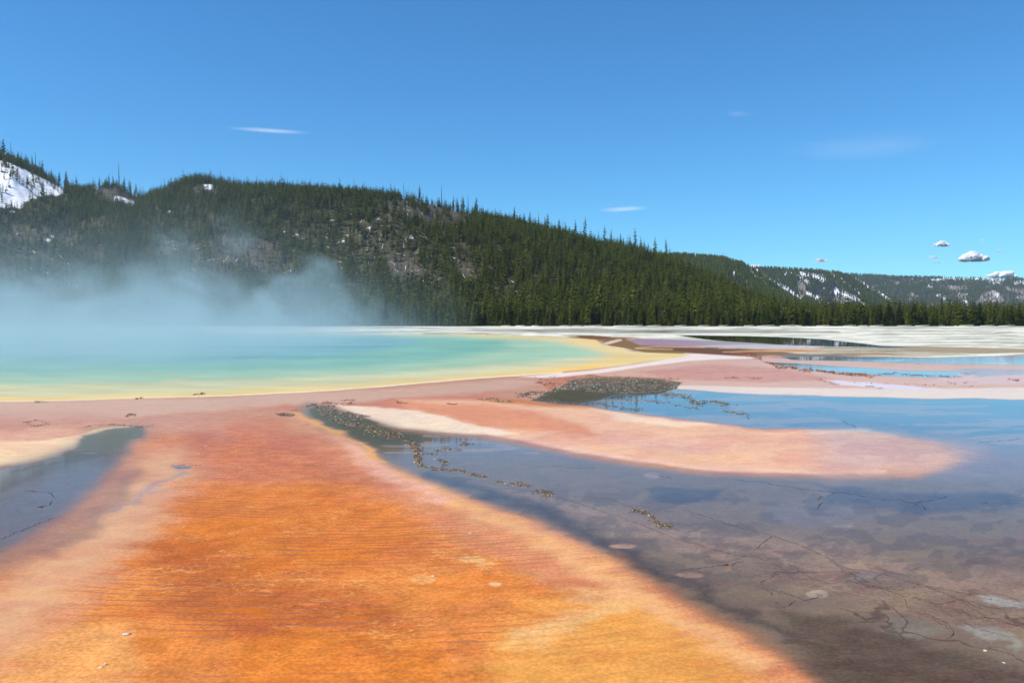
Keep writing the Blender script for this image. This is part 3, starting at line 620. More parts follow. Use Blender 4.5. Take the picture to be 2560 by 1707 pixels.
# loose pieces near the viewer
def stone(name, px, py, wpx, hpx, mat, label, cat, seed):
    r = np.random.default_rng(seed); x, y, z = G(px, py); s = y / F
    iv, if_ = ico(); V = []; T = []
    # subdivide once for a rounder, dented piece
    vs = [tuple(v) for v in iv]; cache = {}; fs = []
    def mid(i, j):
        k_ = (min(i, j), max(i, j))
        if k_ not in cache:
            m_ = np.array(vs[i]) + np.array(vs[j]); m_ /= np.linalg.norm(m_); vs.append(tuple(m_)); cache[k_] = len(vs) - 1
        return cache[k_]
    for a0, b0, c0 in if_:
        ab, bc, ca = mid(a0, b0), mid(b0, c0), mid(c0, a0); fs += [(a0, ab, ca), (b0, bc, ab), (c0, ca, bc), (ab, bc, ca)]
    V = np.array(vs) * (1 + r.uniform(-.3, .3, len(vs)))[:, None] * np.array([wpx / 2.4 * s, wpx / 3 * s, hpx / 3.4 * s])
    V[:, 2] += hpx * 0.12 * s
    o = link(name, mesh_np(name, V, np.array(fs), mats=mat), loc=(x, y, z)); o.rotation_euler[2] = r.uniform(-.4, .4)
    return tag(o, label, cat)
M_white = mat_plain('white_sinter', (216, 200, 176), 0.12, 20)
M_brownst = mat_plain('brown_stone', (110, 62, 40), 0.3, 20, 0.5)
stone('white_stone', 315, 1585, 24, 7, M_white, 'flat white stone chip on the orange mat, lower left', 'stone', 1)
stone('white_stone', 264, 1660, 11, 8, M_white, 'upper white chip of the crumbled pair at the bottom left', 'stone', 2)
stone('white_stone', 252, 1668, 14, 6, M_white, 'lower wider white chip of the crumbled pair at the bottom left', 'stone', 3)
stone('brown_stone', 1815, 1412, 13, 10, M_brownst, 'small dark brown stone in the shallow channel right of a pale round spot', 'stone', 4)
stone('white_stone', 2463, 1627, 12, 8, M_white, 'pale nubbly chip in the brown water near the lower right corner', 'stone', 5)
stone('white_stone', 2510, 1656, 11, 3, M_white, 'tiny flat white flake in the lower right corner', 'stone', 6)
stone('white_stone', 1176, 1333, 12, 4, M_white, 'small pale chip on the peach mat in the middle foreground', 'stone', 7)
stone('white_stone', 1083, 1440, 14, 6, M_white, 'pale chip among curled scales on the orange mat', 'stone', 8)
stone('white_stone', 516, 1115, 6, 4, M_white, 'tiny bright chip on the orange mat, farther of two', 'stone', 9)
stone('white_stone', 497, 1134, 7, 4, M_white, 'tiny bright chip on the orange mat, nearer of two', 'stone', 10)
stone('white_stone', 716, 1431, 5, 5, M_white, 'isolated bright speck of stone amid the orange ripples', 'stone', 11)
stone('brown_stone', 100, 1267, 16, 4, M_brownst, 'dark flat stone in the left pool', 'stone', 12)

# ------------------------------------------------------------------ hills
sky_main = np.array([(-1600,300),(-600,300),(-200,330),(0,398),(30,408),(60,420),(100,440),(130,458),(165,478),(200,484),(235,480),(262,470),(290,470),(320,484),(350,503),(390,490),(430,474),(465,458),(495,452),(530,458),(580,470),(650,474),(750,482),(850,490),(950,496),(1050,506),(1100,520),(1150,532),(1200,545),(1300,566),(1400,594),(1500,618),(1600,640),(1680,662),(1740,690),(1800,714),(1850,742),(1900,764),(1950,778),(2020,792),(2150,799),(4200,800)], float)
def D1(u):
    return np.interp(u * F + CX, [-600, 0, 500, 1400, 1700, 2000, 3000], [1000, 980, 930, 860, 720, 620, 560])
def hz(u, Yd):
    """height of the wooded hill"""
    x = u * F + CX; d0 = D0(u); d1 = D1(u)
    ysk = np.interp(x, sky_main[:, 0], sky_main[:, 1])
    zr = (HOR - ysk) / F * d1 + H; z0 = YF * slope(u) - 0.05
    s = (Yd - d0) / (d1 - d0); sc = np.clip(s, 0, 1)
    p = sc ** 1.12 * (1 + 0.35 * np.sin(math.pi * sc) * 0.6) ; p = np.minimum(p, 1.0)
    n = (fbm(u * 14 + 3, Yd / 95, 51, 4) - 0.5) * np.sin(math.pi * sc) * 0.30
    base = z0 + (zr - z0) * np.clip(p + n * 0.5, 0, 1.04)
    over = np.clip(s - 1, 0, None); base = base - over * (zr - z0) * 0.9 - over * 10
    return base + (fbm(u * 160, Yd / 9, 61, 3) - 0.5) * 2.0 * np.clip(sc * 6, 0, 1) * np.clip((zr - z0) / 60, 0, 1)

bareP = [[(933,504),(1060,503),(1156,514),(1185,555),(1096,570),(1007,542)], [(470,468),(540,462),(545,482),(465,486)],
         [(0,562),(113,567),(186,583),(200,600),(150,612),(60,602),(0,600)], [(239,470),(298,468),(345,496),(331,512),(239,500)],
         [(545,594),(650,600),(700,640),(690,680),(630,672),(560,650)], [(1140,655),(1175,662),(1185,700),(1150,700)], [(955,640),(1040,650),(1060,690),(985,700)]]
halfP = [[(820,505),(960,500),(1096,590),(1190,640),(1200,700),(1037,722),(858,690),(800,608)], [(0,590),(186,583),(252,625),(240,670),(139,668),(33,650),(0,640)],
         [(464,612),(547,590),(720,545),(740,700),(630,690),(470,690)], [(0,640),(250,640),(250,760),(0,760)], [(700,540),(830,520),(830,700),(700,700)], [(1480,660),(1540,680),(1550,710),(1490,700)], [(1250,690),(1330,700),(1340,760),(1250,760)]]
snowP = [[(-400,300),(-100,385),(0,404),(20,408),(100,444),(160,472),(158,486),(110,490),(70,500),(50,520),(0,520),(-400,500)], [(292,488),(341,505),(332,521),(316,508),(280,500)], [(510,461),(530,460),(533,476),(512,478)]]
def blobs(x, y, L):
    d = np.full(x.shape, 99.0)
    for bx, by, br in L: d = np.minimum(d, np.hypot(x - bx, (y - by) * 1.8) - br)
    return d
snowB = [(832,552,5),(855,603,6),(870,590,4),(922,570,4),(923,578,4),(1027,593,6),(1063,595,6),(1130,646,6),(120,600,7),(132,592,5),(422,530,5),(710,580,4),(740,588,5),(758,596,5),(935,552,5),(948,548,4),(1070,640,5),(1590,622,5),(1620,620,4),(1708,684,4),(1725,692,4),(50,516,6),(30,530,6),(250,530,4),(46,582,4)]

def hill_grid(u0, u1, nu, nyr, yfun, zfun):
    us = np.linspace(u0, u1, nu); ss = np.linspace(0, 1, nyr)
    U, S = np.meshgrid(us, ss); Yd = yfun(U, S); Zd = zfun(U, Yd)
    return U, Yd, Zd
def grid_mesh(name, U, Yd, Zd, col, mat):
    ny_, nx_ = U.shape; id_ = np.arange(nx_ * ny_).reshape(ny_, nx_)
    q = np.stack([id_[:-1, :-1], id_[:-1, 1:], id_[1:, 1:], id_[1:, :-1]], -1).reshape(-1, 4)
    V = np.stack([(U * Yd).ravel(), Yd.ravel(), Zd.ravel()], 1)
    return link(name, mesh_np(name, V, q, True, {'Col': np.column_stack([col.reshape(-1, 3), np.ones(nx_ * ny_)])}, mat))
U, Yd, Zd = hill_grid(-1.25, 1.35, 1000, 240, lambda U, S: D0(U) * .985 + S * (D1(U) * 1.25 - D0(U) * .985), hz)
hx, hy = proj(U * Yd, Yd, Zd)
col = np.empty(U.shape + (3,)); n1 = fbm(U * 120, Yd / 14, 91, 4)[..., None]
col[:] = lin((58, 55, 40)) * (1 - n1) * 1.0 + lin((96, 88, 70)) * n1
bare = np.zeros(U.shape)
for P_ in bareP: bare = np.maximum(bare, smooth01(0.5 - poly_sd(hx, hy, P_) / 14))
col = col * (1 - bare[..., None]) + lin((92, 84, 74)) * bare[..., None]
snow = np.zeros(U.shape)
for P_ in snowP: snow = np.maximum(snow, smooth01(0.5 - (poly_sd(hx, hy, P_) + (fbm(U * 200, Yd / 12, 95) - .5) * 14) / 3))
snow = np.maximum(snow, smooth01(0.5 - (blobs(hx, hy, snowB) + (fbm(U * 260, Yd / 8, 96) - .5) * 7) / 3))
col = col * (1 - snow[..., None]) + np.array([.90, .88, .86]) * snow[..., None]
tag(grid_mesh('hill', U, Yd, Zd, col, M_hill), kind='structure')

# far hills: skyline rows, distances, name
far_defs = [
    ('wooded_hill', [(1300,700),(1500,660),(1600,644),(1680,640),(1750,643),(1800,648),(1850,660),(1880,672),(1920,700),(1960,735),(2000,757),(2060,776),(2200,790)], 1150, 1750, 0.02, 0.47, 7.0),
    ('cliff_hill', [(1600,690),(1800,682),(1870,672),(1900,671),(1950,673),(2000,675),(2050,679),(2100,684),(2140,700),(2180,722),(2230,752),(2300,775),(2400,788)], 1900, 2500, 0.18, 0.58, 7.0),
    ('plateau', [(1700,700),(1900,690),(2000,686),(2100,685),(2150,687),(2180,688),(2230,692),(2400,695),(2560,697),(3000,700),(4200,690)], 2900, 3900, 0.2, 1.4, 7.0)]
snowL = [([(1868,666),(1938,709),(1978,730),(1997,750)],7),([(1878,683),(1933,726),(1971,745)],6),([(1819,671),(1878,707)],2.5),([(1830,655),(1845,660)],2),
         ([(1966,685),(1992,685),(2021,709)],5),([(2004,685),(2059,695)],7),([(2076,685),(2100,697),(2152,735)],3),([(2090,728),(2125,742),(2157,761)],8),([(2021,735),(2054,752)],6),
         ([(2140,700),(2170,716),(2228,754)],5),([(2340,700),(2374,697),(2433,698),(2509,699)],4),([(2475,706),(2503,706)],2),([(2540,707),(2600,708)],6),([(2310,702),(2345,699)],2),
         ([(2220,690),(2230,697)],2),([(2515,693),(2600,695)],1.5),([(2320,715),(2335,722)],3),([(2345,740),(2360,748)],4),([(2485,730),(2495,738)],4),([(2410,750),(2418,760)],3)]
rockP = [[(1990,700),(2012,702),(2020,742),(2000,748)], [(2440,757),(2455,735),(2480,725),(2500,735),(2512,757)], [(2265,738),(2280,732),(2298,740),(2290,748)], [(2365,715),(2415,715),(2420,726),(2375,728)],
         [(2532,750),(2545,738),(2600,732),(2600,752)], [(2230,708),(2246,702),(2250,712)], [(2095,735),(2140,752),(2120,764),(2070,757)], [(1800,700),(1812,700),(1816,716),(1806,714)], [(1822,704),(1836,704),(1836,720),(1824,720)], [(2510,720),(2560,722),(2560,733),(2520,730)], [(2390,730),(2420,735),(2415,750),(2395,745)]]
cliff_shadeP = [[(2016,708),(2045,698),(2085,705),(2120,728),(2095,736),(2080,752),(2050,748),(2022,735)]]
far_z = []
def make_far(k):
    name, sk, d0, d1, u0, u1, th_ = far_defs[k]; sk = np.array(sk, float)
    def z(u, Yd):
        ysk = np.interp(u * F + CX, sk[:, 0], sk[:, 1]); zr = (HOR - ysk) / F * d1 + H
        s = (Yd - d0) / (d1 - d0); sc = np.clip(s, 0, 1); p = sc ** 0.9
        n = (fbm(u * 40 - Yd / 900, Yd / 260, 151 + k, 5) - .5) * np.sin(math.pi * sc) * .45
        return np.where(s > 1, zr - (s - 1) * zr * .8, zr * np.clip(p + n * .5, 0, 1.02)) + 0.2
    return z
for k, (name, sk, d0, d1, u0, u1, th_) in enumerate(far_defs):
    z = make_far(k); far_z.append(z)
    U, Yd, Zd = hill_grid(u0, u1, 620 if k < 2 else 900, 150, lambda U, S: d0 * .97 + S * (d1 * 1.2 - d0 * .97), z)
    hx, hy = proj(U * Yd, Yd, Zd)
    n1 = fbm(U * 300, Yd / 25, 191, 4)[..., None]
    col = lin((58, 58, 48)) * (1 - n1) + lin((100, 94, 84)) * n1
    rk = np.zeros(U.shape)
    for P_ in rockP: rk = np.maximum(rk, smooth01(.5 - (poly_sd(hx, hy, P_) + (fbm(U * 500, Yd / 30, 195) - .5) * 14) / 4))
    rc = lin((142, 128, 118)) * (.7 + .6 * fbm(U * 900, Yd / 12, 196))[..., None]
    col = col * (1 - rk[..., None]) + rc * rk[..., None]
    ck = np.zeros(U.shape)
    for P_ in cliff_shadeP: ck = np.maximum(ck, smooth01(.5 - (poly_sd(hx, hy, P_) + (fbm(U * 300, Yd / 60, 197) - .5) * 12) / 4))
    if k == 1: col = col * (1 - ck[..., None]) + lin((52, 54, 62)) * (.7 + .6 * fbm(U * 700, Yd / 100, 198))[..., None] * ck[..., None]  # cliff face turned from the sun: its shade is put into the rock colour
    sn = np.zeros(U.shape); rag_ = (fbm(U * 900, Yd / 18, 199, 3) - .5) * 26 + 1.5
    for L, w_ in snowL: sn = np.maximum(sn, smooth01(.5 - (line_d(hx, hy, L) - w_ * .8 + rag_) / 2))
    sn = np.maximum(sn, smooth01((fbm(U * 420, Yd / 30, 201) - .74) / .04) * .8)
    col = col * (1 - sn[..., None]) + np.array([.90, .88, .86]) * sn[..., None]
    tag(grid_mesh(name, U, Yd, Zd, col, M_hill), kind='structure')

# ------------------------------------------------------------------ pines
def pine_geo(r, layers, per, base=0.06, fat=0.17, top=1.0, gap=0.12, tufts=False):
    """unit-height pine crown: whorls of drooping boughs; returns verts, tris"""
    V = []; T = []
    for i in range(layers):
        t = (i + r.uniform(-.2, .2)) / (layers - 1); t = min(max(t, 0), 1)
        z = base + (1 - base) * t
        rad = fat * (1 - t) ** 0.72 * (0.55 + 0.45 * min(1, t * 6 + .3)) + 0.008
        for j in range(per if t < .85 else max(3, per - 2)):
            if r.random() < gap: continue
            a0 = r.uniform(0, 2 * math.pi); L = rad * r.uniform(.7, 1.25); w_ = L * r.uniform(.32, .5) + .008
            ca, sa = math.cos(a0), math.sin(a0); dr = L * r.uniform(.15, .65); up = .03 * (1 - t)
            b = len(V)
            V += [(0.05 * L * ca, 0.05 * L * sa, z + up), (L * .62 * ca - w_ * sa, L * .62 * sa + w_ * ca, z - dr * .7 - .01),
                  (L * ca, L * sa, z - dr * .55), (L * .62 * ca + w_ * sa, L * .62 * sa - w_ * ca, z - dr * .7 - .01), (L * .6 * ca, L * .6 * sa, z - dr * .1 + .008)]
            T += [(b, b + 1, b + 4), (b + 1, b + 2, b + 4), (b + 2, b + 3, b + 4), (b + 3, b, b + 4)]
            if tufts:
                for _ in range(2):
                    q = r.uniform(.4, 1.05); da = r.uniform(-.5, .5); s_ = .012 + .02 * r.random() * (1 - t)
                    cx_, cy_, cz_ = L * q * math.cos(a0 + da), L * q * math.sin(a0 + da), z - dr * q * .5 + r.uniform(-.01, .012)
                    b = len(V); n_ = r.normal(0, 1, (3, 3)) * s_
                    V += [(cx_ + n_[0, 0], cy_ + n_[0, 1], cz_ + n_[0, 2]), (cx_ + n_[1, 0], cy_ + n_[1, 1], cz_ + n_[1, 2]), (cx_ + n_[2, 0], cy_ + n_[2, 1], cz_ + s_)]
                    T.append((b, b + 1, b + 2))
    b = len(V); V += [(-.006, 0, 1 - .03), (.006, .004, 1 - .03), (0, 0, top * 1.02)]; T.append((b, b + 1, b + 2))
    return np.array(V, float), np.array(T)
def tube(pts, rads, n=6):
    V = []; T = []
    for (x, y, z), r_ in zip(pts, rads):
        for k_ in range(n):
            a_ = 2 * math.pi * k_ / n; V.append((x + r_ * math.cos(a_), y + r_ * math.sin(a_), z))
    for i in range(len(pts) - 1):
        for k_ in range(n):
            a_, b_ = i * n + k_, i * n + (k_ + 1) % n; T += [(a_, b_, b_ + n), (a_, b_ + n, a_ + n)]
    return V, T

r_ = np.random.default_rng(5)
near_protos = []
for i in range(9):
    V, T = pine_geo(r_, [24, 20, 26, 22, 18, 24, 20, 26, 22][i], 9, base=r_.uniform(.03, .12), fat=[.17, .21, .14, .19, .23, .15, .18, .12, .2][i], gap=.12, tufts=True)
    cm = mesh_np('pine_crown', V, T, mats=M_fol)
    tv, tt = tube([(0, 0, -.03), (0, 0, .3), (.004, 0, .7), (0, 0, .97)], [.018, .014, .008, .002])
    tm = mesh_np('pine_trunk', tv, tt, mats=M_bark); near_protos.append((cm, tm))
ridge_protos = []   # thin, gappy old trees of the skyline
for i in range(4):
    V, T = pine_geo(r_, 14, 5, base=.25 + .1 * r_.random(), fat=.11 + .03 * r_.random(), gap=.32, tufts=True)
    cm = mesh_np('old_pine_crown', V, T, mats=M_fol)
    tv, tt = tube([(0, 0, -.06), (0, 0, .3), (.004, 0, .7), (0, 0, .97)], [.016, .013, .008, .002])
    tm = mesh_np('old_pine_trunk', tv, tt, mats=M_bark); ridge_protos.append((cm, tm))

def place_pine(X_, Y_, Z_, h, protos, label, group, r):
    cm, tm = protos[r.integers(len(protos))]
    e_ = bpy.data.objects.new('pine_tree', None); C.objects.link(e_); e_.empty_display_size = 1
    e_.location = (X_, Y_, Z_); e_.scale = (h * r.uniform(.9, 1.1), h * r.uniform(.9, 1.1), h); e_.rotation_euler = (r.normal(0, .015), r.normal(0, .015), r.uniform(0, 6.28))
    tag(e_, label, 'pine tree', group)
    link('crown', cm, e_); link('trunk', tm, e_)
    return e_

r = np.random.default_rng(21)
front_xy = []
# front rows along the edge of the flat
n_front = 255
for i in range(n_front):
    if i < 200: px_ = 560 + (2600 - 560) * (i + r.uniform(-.4, .4)) / 200; dd = r.uniform(.5, 7)
    else: px_ = -30 + (560 + 30) * (i - 200 + r.uniform(-.4, .4)) / 55; dd = r.uniform(.5, 8)
    u = (px_ - CX) / F; Y_ = float(D0(u)) + dd; h = r.choice([6.2, 7.6, 8.6, 9.3, 10.0]) * r.uniform(.9, 1.08) * float(D0(u)) / 340
    Z_ = float(hz(np.array(u), np.array(Y_))); front_xy.append((u * Y_, Y_))
    lab = 'green pine in the front row of the forest edge, right of the steam' if px_ > 1150 else 'green pine in the front row of the forest edge, behind the steam'
    sp_ = {176: ('taller dark pine rising above its neighbours in the right part of the front row', 11.6), 172: ('slim bright yellow green pine at the front of the row, beside two black trunks', 7.2),
           182: ('low bright green young pine at the foot of the front row, right', 3.6), 96: ('short pale green pine standing forward in the front row below the falling skyline', 6.4)}.get(i)
    if sp_: e_ = place_pine(u * Y_, Y_ - .5, Z_, sp_[1], near_protos, sp_[0], None, r); continue
    place_pine(u * Y_, Y_, Z_, h, near_protos, lab, 'pines of the front row right of the steam' if px_ > 1150 else 'pines of the front row behind the steam', r)
# old pines standing free on the skyline
sky_p = [(1310,.9),(1325,1),(1338,.8),(1362,1),(1368,1.2),(1397,1.1),(1414,1.0),(1423,.8),(1438,1.2),(1462,1.5),(1511,1.2),(1528,1.1),(1545,.8),(1552,1),(1558,.8),(1575,1.0),(1588,1.4),(1602,1.0),(1612,.9),(1620,.8),(1637,1.15),(1665,1.2),
         (1048,1.1),(1133,.9),(1143,.9),(1158,1.1),(1190,1.2),(1285,1.1),(8,1.4),(45,1),(64,1),(80,1.1),(105,1.1),(128,.9),(148,1.0),(165,1.3),(190,1.1),(248,.9),(272,.9),(310,1.0),(325,.9),(340,1.0)]
for px_, s_ in sky_p:
    u = (px_ - CX) / F; Y_ = float(D1(u)) * r.uniform(.985, 1.0); Z_ = float(hz(np.array(u), np.array(Y_)))
    lab = ('tall gappy pine on the lower skyline of the hill, right of its middle' if px_ > 1250 else 'gappy pine on the skyline around the middle of the hill' if px_ > 900 else 'pine on the skyline by the snowfield at far left')
    grp = ('free standing pines on the falling skyline' if px_ > 1250 else 'pines on the middle of the skyline' if px_ > 900 else 'pines on the skyline above the snow')
    place_pine(u * Y_, Y_, Z_ - .3, 18 * s_, ridge_protos, lab, grp, r)

# the rest of the forest, one object
def merge_forest(protos, X_, Y_, Z_, h, wid, r, tint):
    Vs = []; Ts = []; Cs = []; off = 0; which = r.integers(0, len(protos), len(X_))
    for k_, (V, T) in enumerate(protos):
        m_ = which == k_; n_ = m_.sum()
        if not n_: continue
        a_ = r.uniform(0, 6.28, n_); ca, sa = np.cos(a_)[:, None], np.sin(a_)[:, None]
        vx = V[None, :, 0] * (h[m_] * wid[m_])[:, None]; vy = V[None, :, 1] * (h[m_] * wid[m_])[:, None]; vz = V[None, :, 2] * h[m_][:, None]
        W = np.stack([vx * ca - vy * sa + X_[m_][:, None], vx * sa + vy * ca + Y_[m_][:, None], vz + Z_[m_][:, None]], -1)
        Vs.append(W.reshape(-1, 3)); Ts.append((T[None] + (np.arange(n_) * len(V))[:, None, None] + off).reshape(-1, 3)); off += n_ * len(V)
        c_ = np.repeat(tint[m_], len(V)); Cs.append(np.stack([c_, c_, c_, np.ones_like(c_)], 1))
    return np.concatenate(Vs), np.concatenate(Ts), np.concatenate(Cs)
mid_protos = []
for i in range(6):
    V, T = pine_geo(r, 11, 5, base=.04 + .05 * r.random(), fat=[.17, .2, .15, .13, .18, .16][i], gap=.12); mid_protos.append((V, T))
N = 32000
u = r.uniform(-0.68, 0.66, N * 3); d0 = D0(u); d1 = D1(u)
Yc = np.sqrt(r.uniform(0, 1, N * 3) * (1.0 ** 2 - .36 ** 2) + .36 ** 2) * 1010
ok = (Yc > d0 + 8) & (Yc < d1 * 1.03)
u, Yc = u[ok], Yc[ok]
u = u[:N]; Yc = Yc[:N]; d0 = D0(u)
Zc = hz(u, Yc); hx, hy = proj(u * Yc, Yc, Zc)
dens = np.clip(0.8 + 1.6 * (fbm(u * 30, Yc / 45, 301, 3) - .42), .35, 1)
dens[hx > 1180] = np.maximum(dens[hx > 1180], .75)
for P_ in halfP: dens = np.where(poly_sd(hx, hy, P_) < 0, dens * .78, dens)
for P_ in bareP: dens = np.where(poly_sd(hx, hy, P_) < 4, dens * .2, dens)
dens = np.where(poly_sd(hx, hy, snowP[0]) < 2, dens * .18, dens); dens = np.where(blobs(hx, hy, snowB) < 2, 0, dens)
for P_ in snowP[1:]: dens = np.where(poly_sd(hx, hy, P_) < 2, 0, dens)
dens = np.where((poly_sd(hx, hy, [(0,480),(160,484),(110,540),(0,540)]) < 0), dens * .5, dens)
dens = np.where((u > .33) & (Yc > d0 + 230), dens * .3, dens)
keep = r.random(len(u)) < dens
u, Yc, Zc = u[keep], Yc[keep], Zc[keep]
# ragged skirt of saplings along the foot of the forest
us_ = r.uniform(-.66, .66, 900); ys_ = D0(us_) + r.uniform(-1.5, 5, 900) + (fbm(us_ * 60, us_ * 0, 401) - .5) * 6
u = np.concatenate([u, us_]); Yc = np.concatenate([Yc, ys_]); Zc = np.concatenate([Zc, hz(us_, ys_)]); n_sap = 900
hh = r.normal(8.6, 1.9, len(u)).clip(4, 13) * np.where(r.random(len(u)) < .04, 1.4, 1); hh[-n_sap:] = r.uniform(1.2, 4.5, n_sap)
V, T, Cc = merge_forest(mid_protos, u * Yc, Yc, Zc - .2, hh, r.uniform(.8, 1.3, len(u)), r, r.beta(1.2, 1.2, len(u)))
print('forest trees', len(u), 'tris', len(T))
tag(link('pine_forest', mesh_np('pine_forest', V, T, attrs={'Col': Cc}, mats=M_folA)), 'dense dark green pine forest covering the hill behind the front row', 'forest', kind='stuff')
# (the far forest follows)
far_protos = []
for i in range(4):
    V = []; T = []
    for j in range(3):
        z0_ = j * .28; rr = .2 * (1 - j * .26); b = len(V); a1 = r.uniform(0, 6)
        for k_ in range(5): V.append((rr * math.cos(a1 + k_ * 1.2566) * r.uniform(.8, 1.2), rr * math.sin(a1 + k_ * 1.2566) * r.uniform(.8, 1.2), z0_))
        V.append((0, 0, z0_ + .46)); T += [(b + k_, b + (k_ + 1) % 5, b + 5) for k_ in range(5)]
    far_protos.append((np.array(V), np.array(T)))
AV = []; AT = []; AC = []; off = 0
for k, (name, sk, d0_, d1_, u0, u1, th_) in enumerate(far_defs):
    n_ = [26000, 26000, 30000][k]; u = r.uniform(u0 if k else .1, min(u1, .68), n_)
    Yc = np.sqrt(r.uniform(d0_ ** 2, (d1_ * 1.01) ** 2, n_)); Zc = far_z[k](u, Yc); hx, hy = proj(u * Yc, Yc, Zc)
    dn = np.full(n_, .85); fb = fbm(u * 60, Yc / 120, 331 + k, 4); dn *= np.clip(.75 + 1.8 * (fb - .42), .2, 1)
    for L, w_ in snowL: dn = np.where(line_d(hx, hy, L) < w_ * .9, dn * .2, dn)
    for P_ in rockP + (cliff_shadeP if k == 1 else []): dn = np.where(poly_sd(hx, hy, P_) < 0, dn * .16, dn)
    kp = r.random(n_) < dn; u, Yc, Zc = u[kp], Yc[kp], Zc[kp]
    V, T, Cc = merge_forest(far_protos, u * Yc, Yc, Zc - .3, r.normal([9.5, 9.5, 11][k], 1.5, len(u)).clip(4, 14), np.full(len(u), 1.15), r, r.beta(2, 2, len(u)) * .8)
    AV.append(V); AT.append(T + off); AC.append(Cc); off += len(V)
tag(link('far_forest', mesh_np('far_forest', np.concatenate(AV), np.concatenate(AT), attrs={'Col': np.concatenate(AC)}, mats=M_folA)), 'far pine forest over the low hills at the right', 'forest', kind='stuff')

# ------------------------------------------------------------------ dead standing trees and fallen logs
snag_m = []
for i in range(6):
    V, T = tube([(0, 0, -.03), (.004, 0, .35), (-.003, .004, .7), (0, 0, 1)], [.014, .011, .007, .003]); V = list(V); T = list(T)
    for j in range([6, 10, 14, 4, 9, 0][i]):
        z_ = r.uniform(.35, .97); a_ = r.uniform(0, 6.28); L = .05 * r.uniform(.5, 1.3) * (1.3 - z_); b = len(V)
        ca, sa = math.cos(a_), math.sin(a_)
        V += [(0, 0, z_), (0, 0, z_ + .008), (L * ca, L * sa, z_ + r.uniform(-.02, .02)), (.004 * sa, -.004 * ca, z_)]; T += [(b, b + 1, b + 2), (b, b + 3, b + 2), (b + 1, b + 3, b + 2)]
    snag_m.append(mesh_np('dead_tree', np.array(V), np.array(T), mats=M_dead))
def snag(px_, h_px, Y_, label, group, i=None):
    u = (px_ - CX) / F; Z_ = float(hz(np.array(u), np.array(Y_)))
    o = link('dead_tree', snag_m[r.integers(6) if i is None else i], loc=(u * Y_, Y_, Z_)); h = h_px * Y_ / F
    w_ = max(h * 1.5, 20); o.scale = (w_, w_, h); o.rotation_euler = (r.normal(0, .025), r.normal(0, .025), r.uniform(0, 6))
    return tag(o, label, 'dead tree', group)
for px_, hp, lab in ((298, 66, 'tall bare dead trunk standing above the brown knoll on the skyline'), (29, 52, 'bare dead trunk above the snowfield, leftmost tall one'), (90, 56, 'bare dead trunk rising from the snow slope skyline, right of the leftmost'),
                     (1104, 58, 'tall bare dead trunk on the skyline above the open brown slope'), (1010, 46, 'branchy dead trunk on the skyline left of the tallest'), (162, 46, 'thin dead trunk right below the snowfield'),
                     (680, 38, 'dead trunk on the skyline left of the middle, leftmost of its stretch'), (1170, 50, 'forked dead trunk on the falling skyline'), (1186, 42, 'slim dead trunk beside the forked one on the skyline'), (1346, 50, 'dead trunk rising among the free standing pines')):
    u = (px_ - CX) / F; snag(px_, hp, float(D1(u)) * .985, lab, 'dead trunks on the skyline')
for px_, hp in ((3,45),(70,36),(184,34),(232,38),(357,34),(402,34),(410,38),(423,30),(542,30),(551,38),(583,34),(643,28),(664,30),(692,28),(719,36),(757,36),(784,28),(850,34),(859,26),(886,42),(912,24),(955,28),(1020,34),(1140,34),(1153,40),(1219,30),(1238,36),(1241,26),(1333,34),(1388,38),(1401,38),(1467,34),(1478,28),(1522,26),(1555,36),(1560,40),(1580,34),(1598,34),(1605,28),(1660,22),(1677,24),(1683,22)):
    u = (px_ - CX) / F
    snag(px_, hp, float(D1(u)) * r.uniform(.97, .995), 'thin grey dead trunk among the pines of the hill skyline', 'thin dead trunks on the skyline')
for px_, hp in ((2030,66),(2085,74),(2120,66),(2138,58),(2187,72),(2233,76),(2240,64),(2269,72),(2375,70),(2388,66),(2414,76),(2432,76),(2492,66),(1957,60),(1900,60),(1870,56)):
    u = (px_ - CX) / F
    snag(px_, hp, float(D0(u)) + r.uniform(5, 30), 'bare dark dead trunk poking above the forest edge at the right', 'dead trunks over the forest edge')
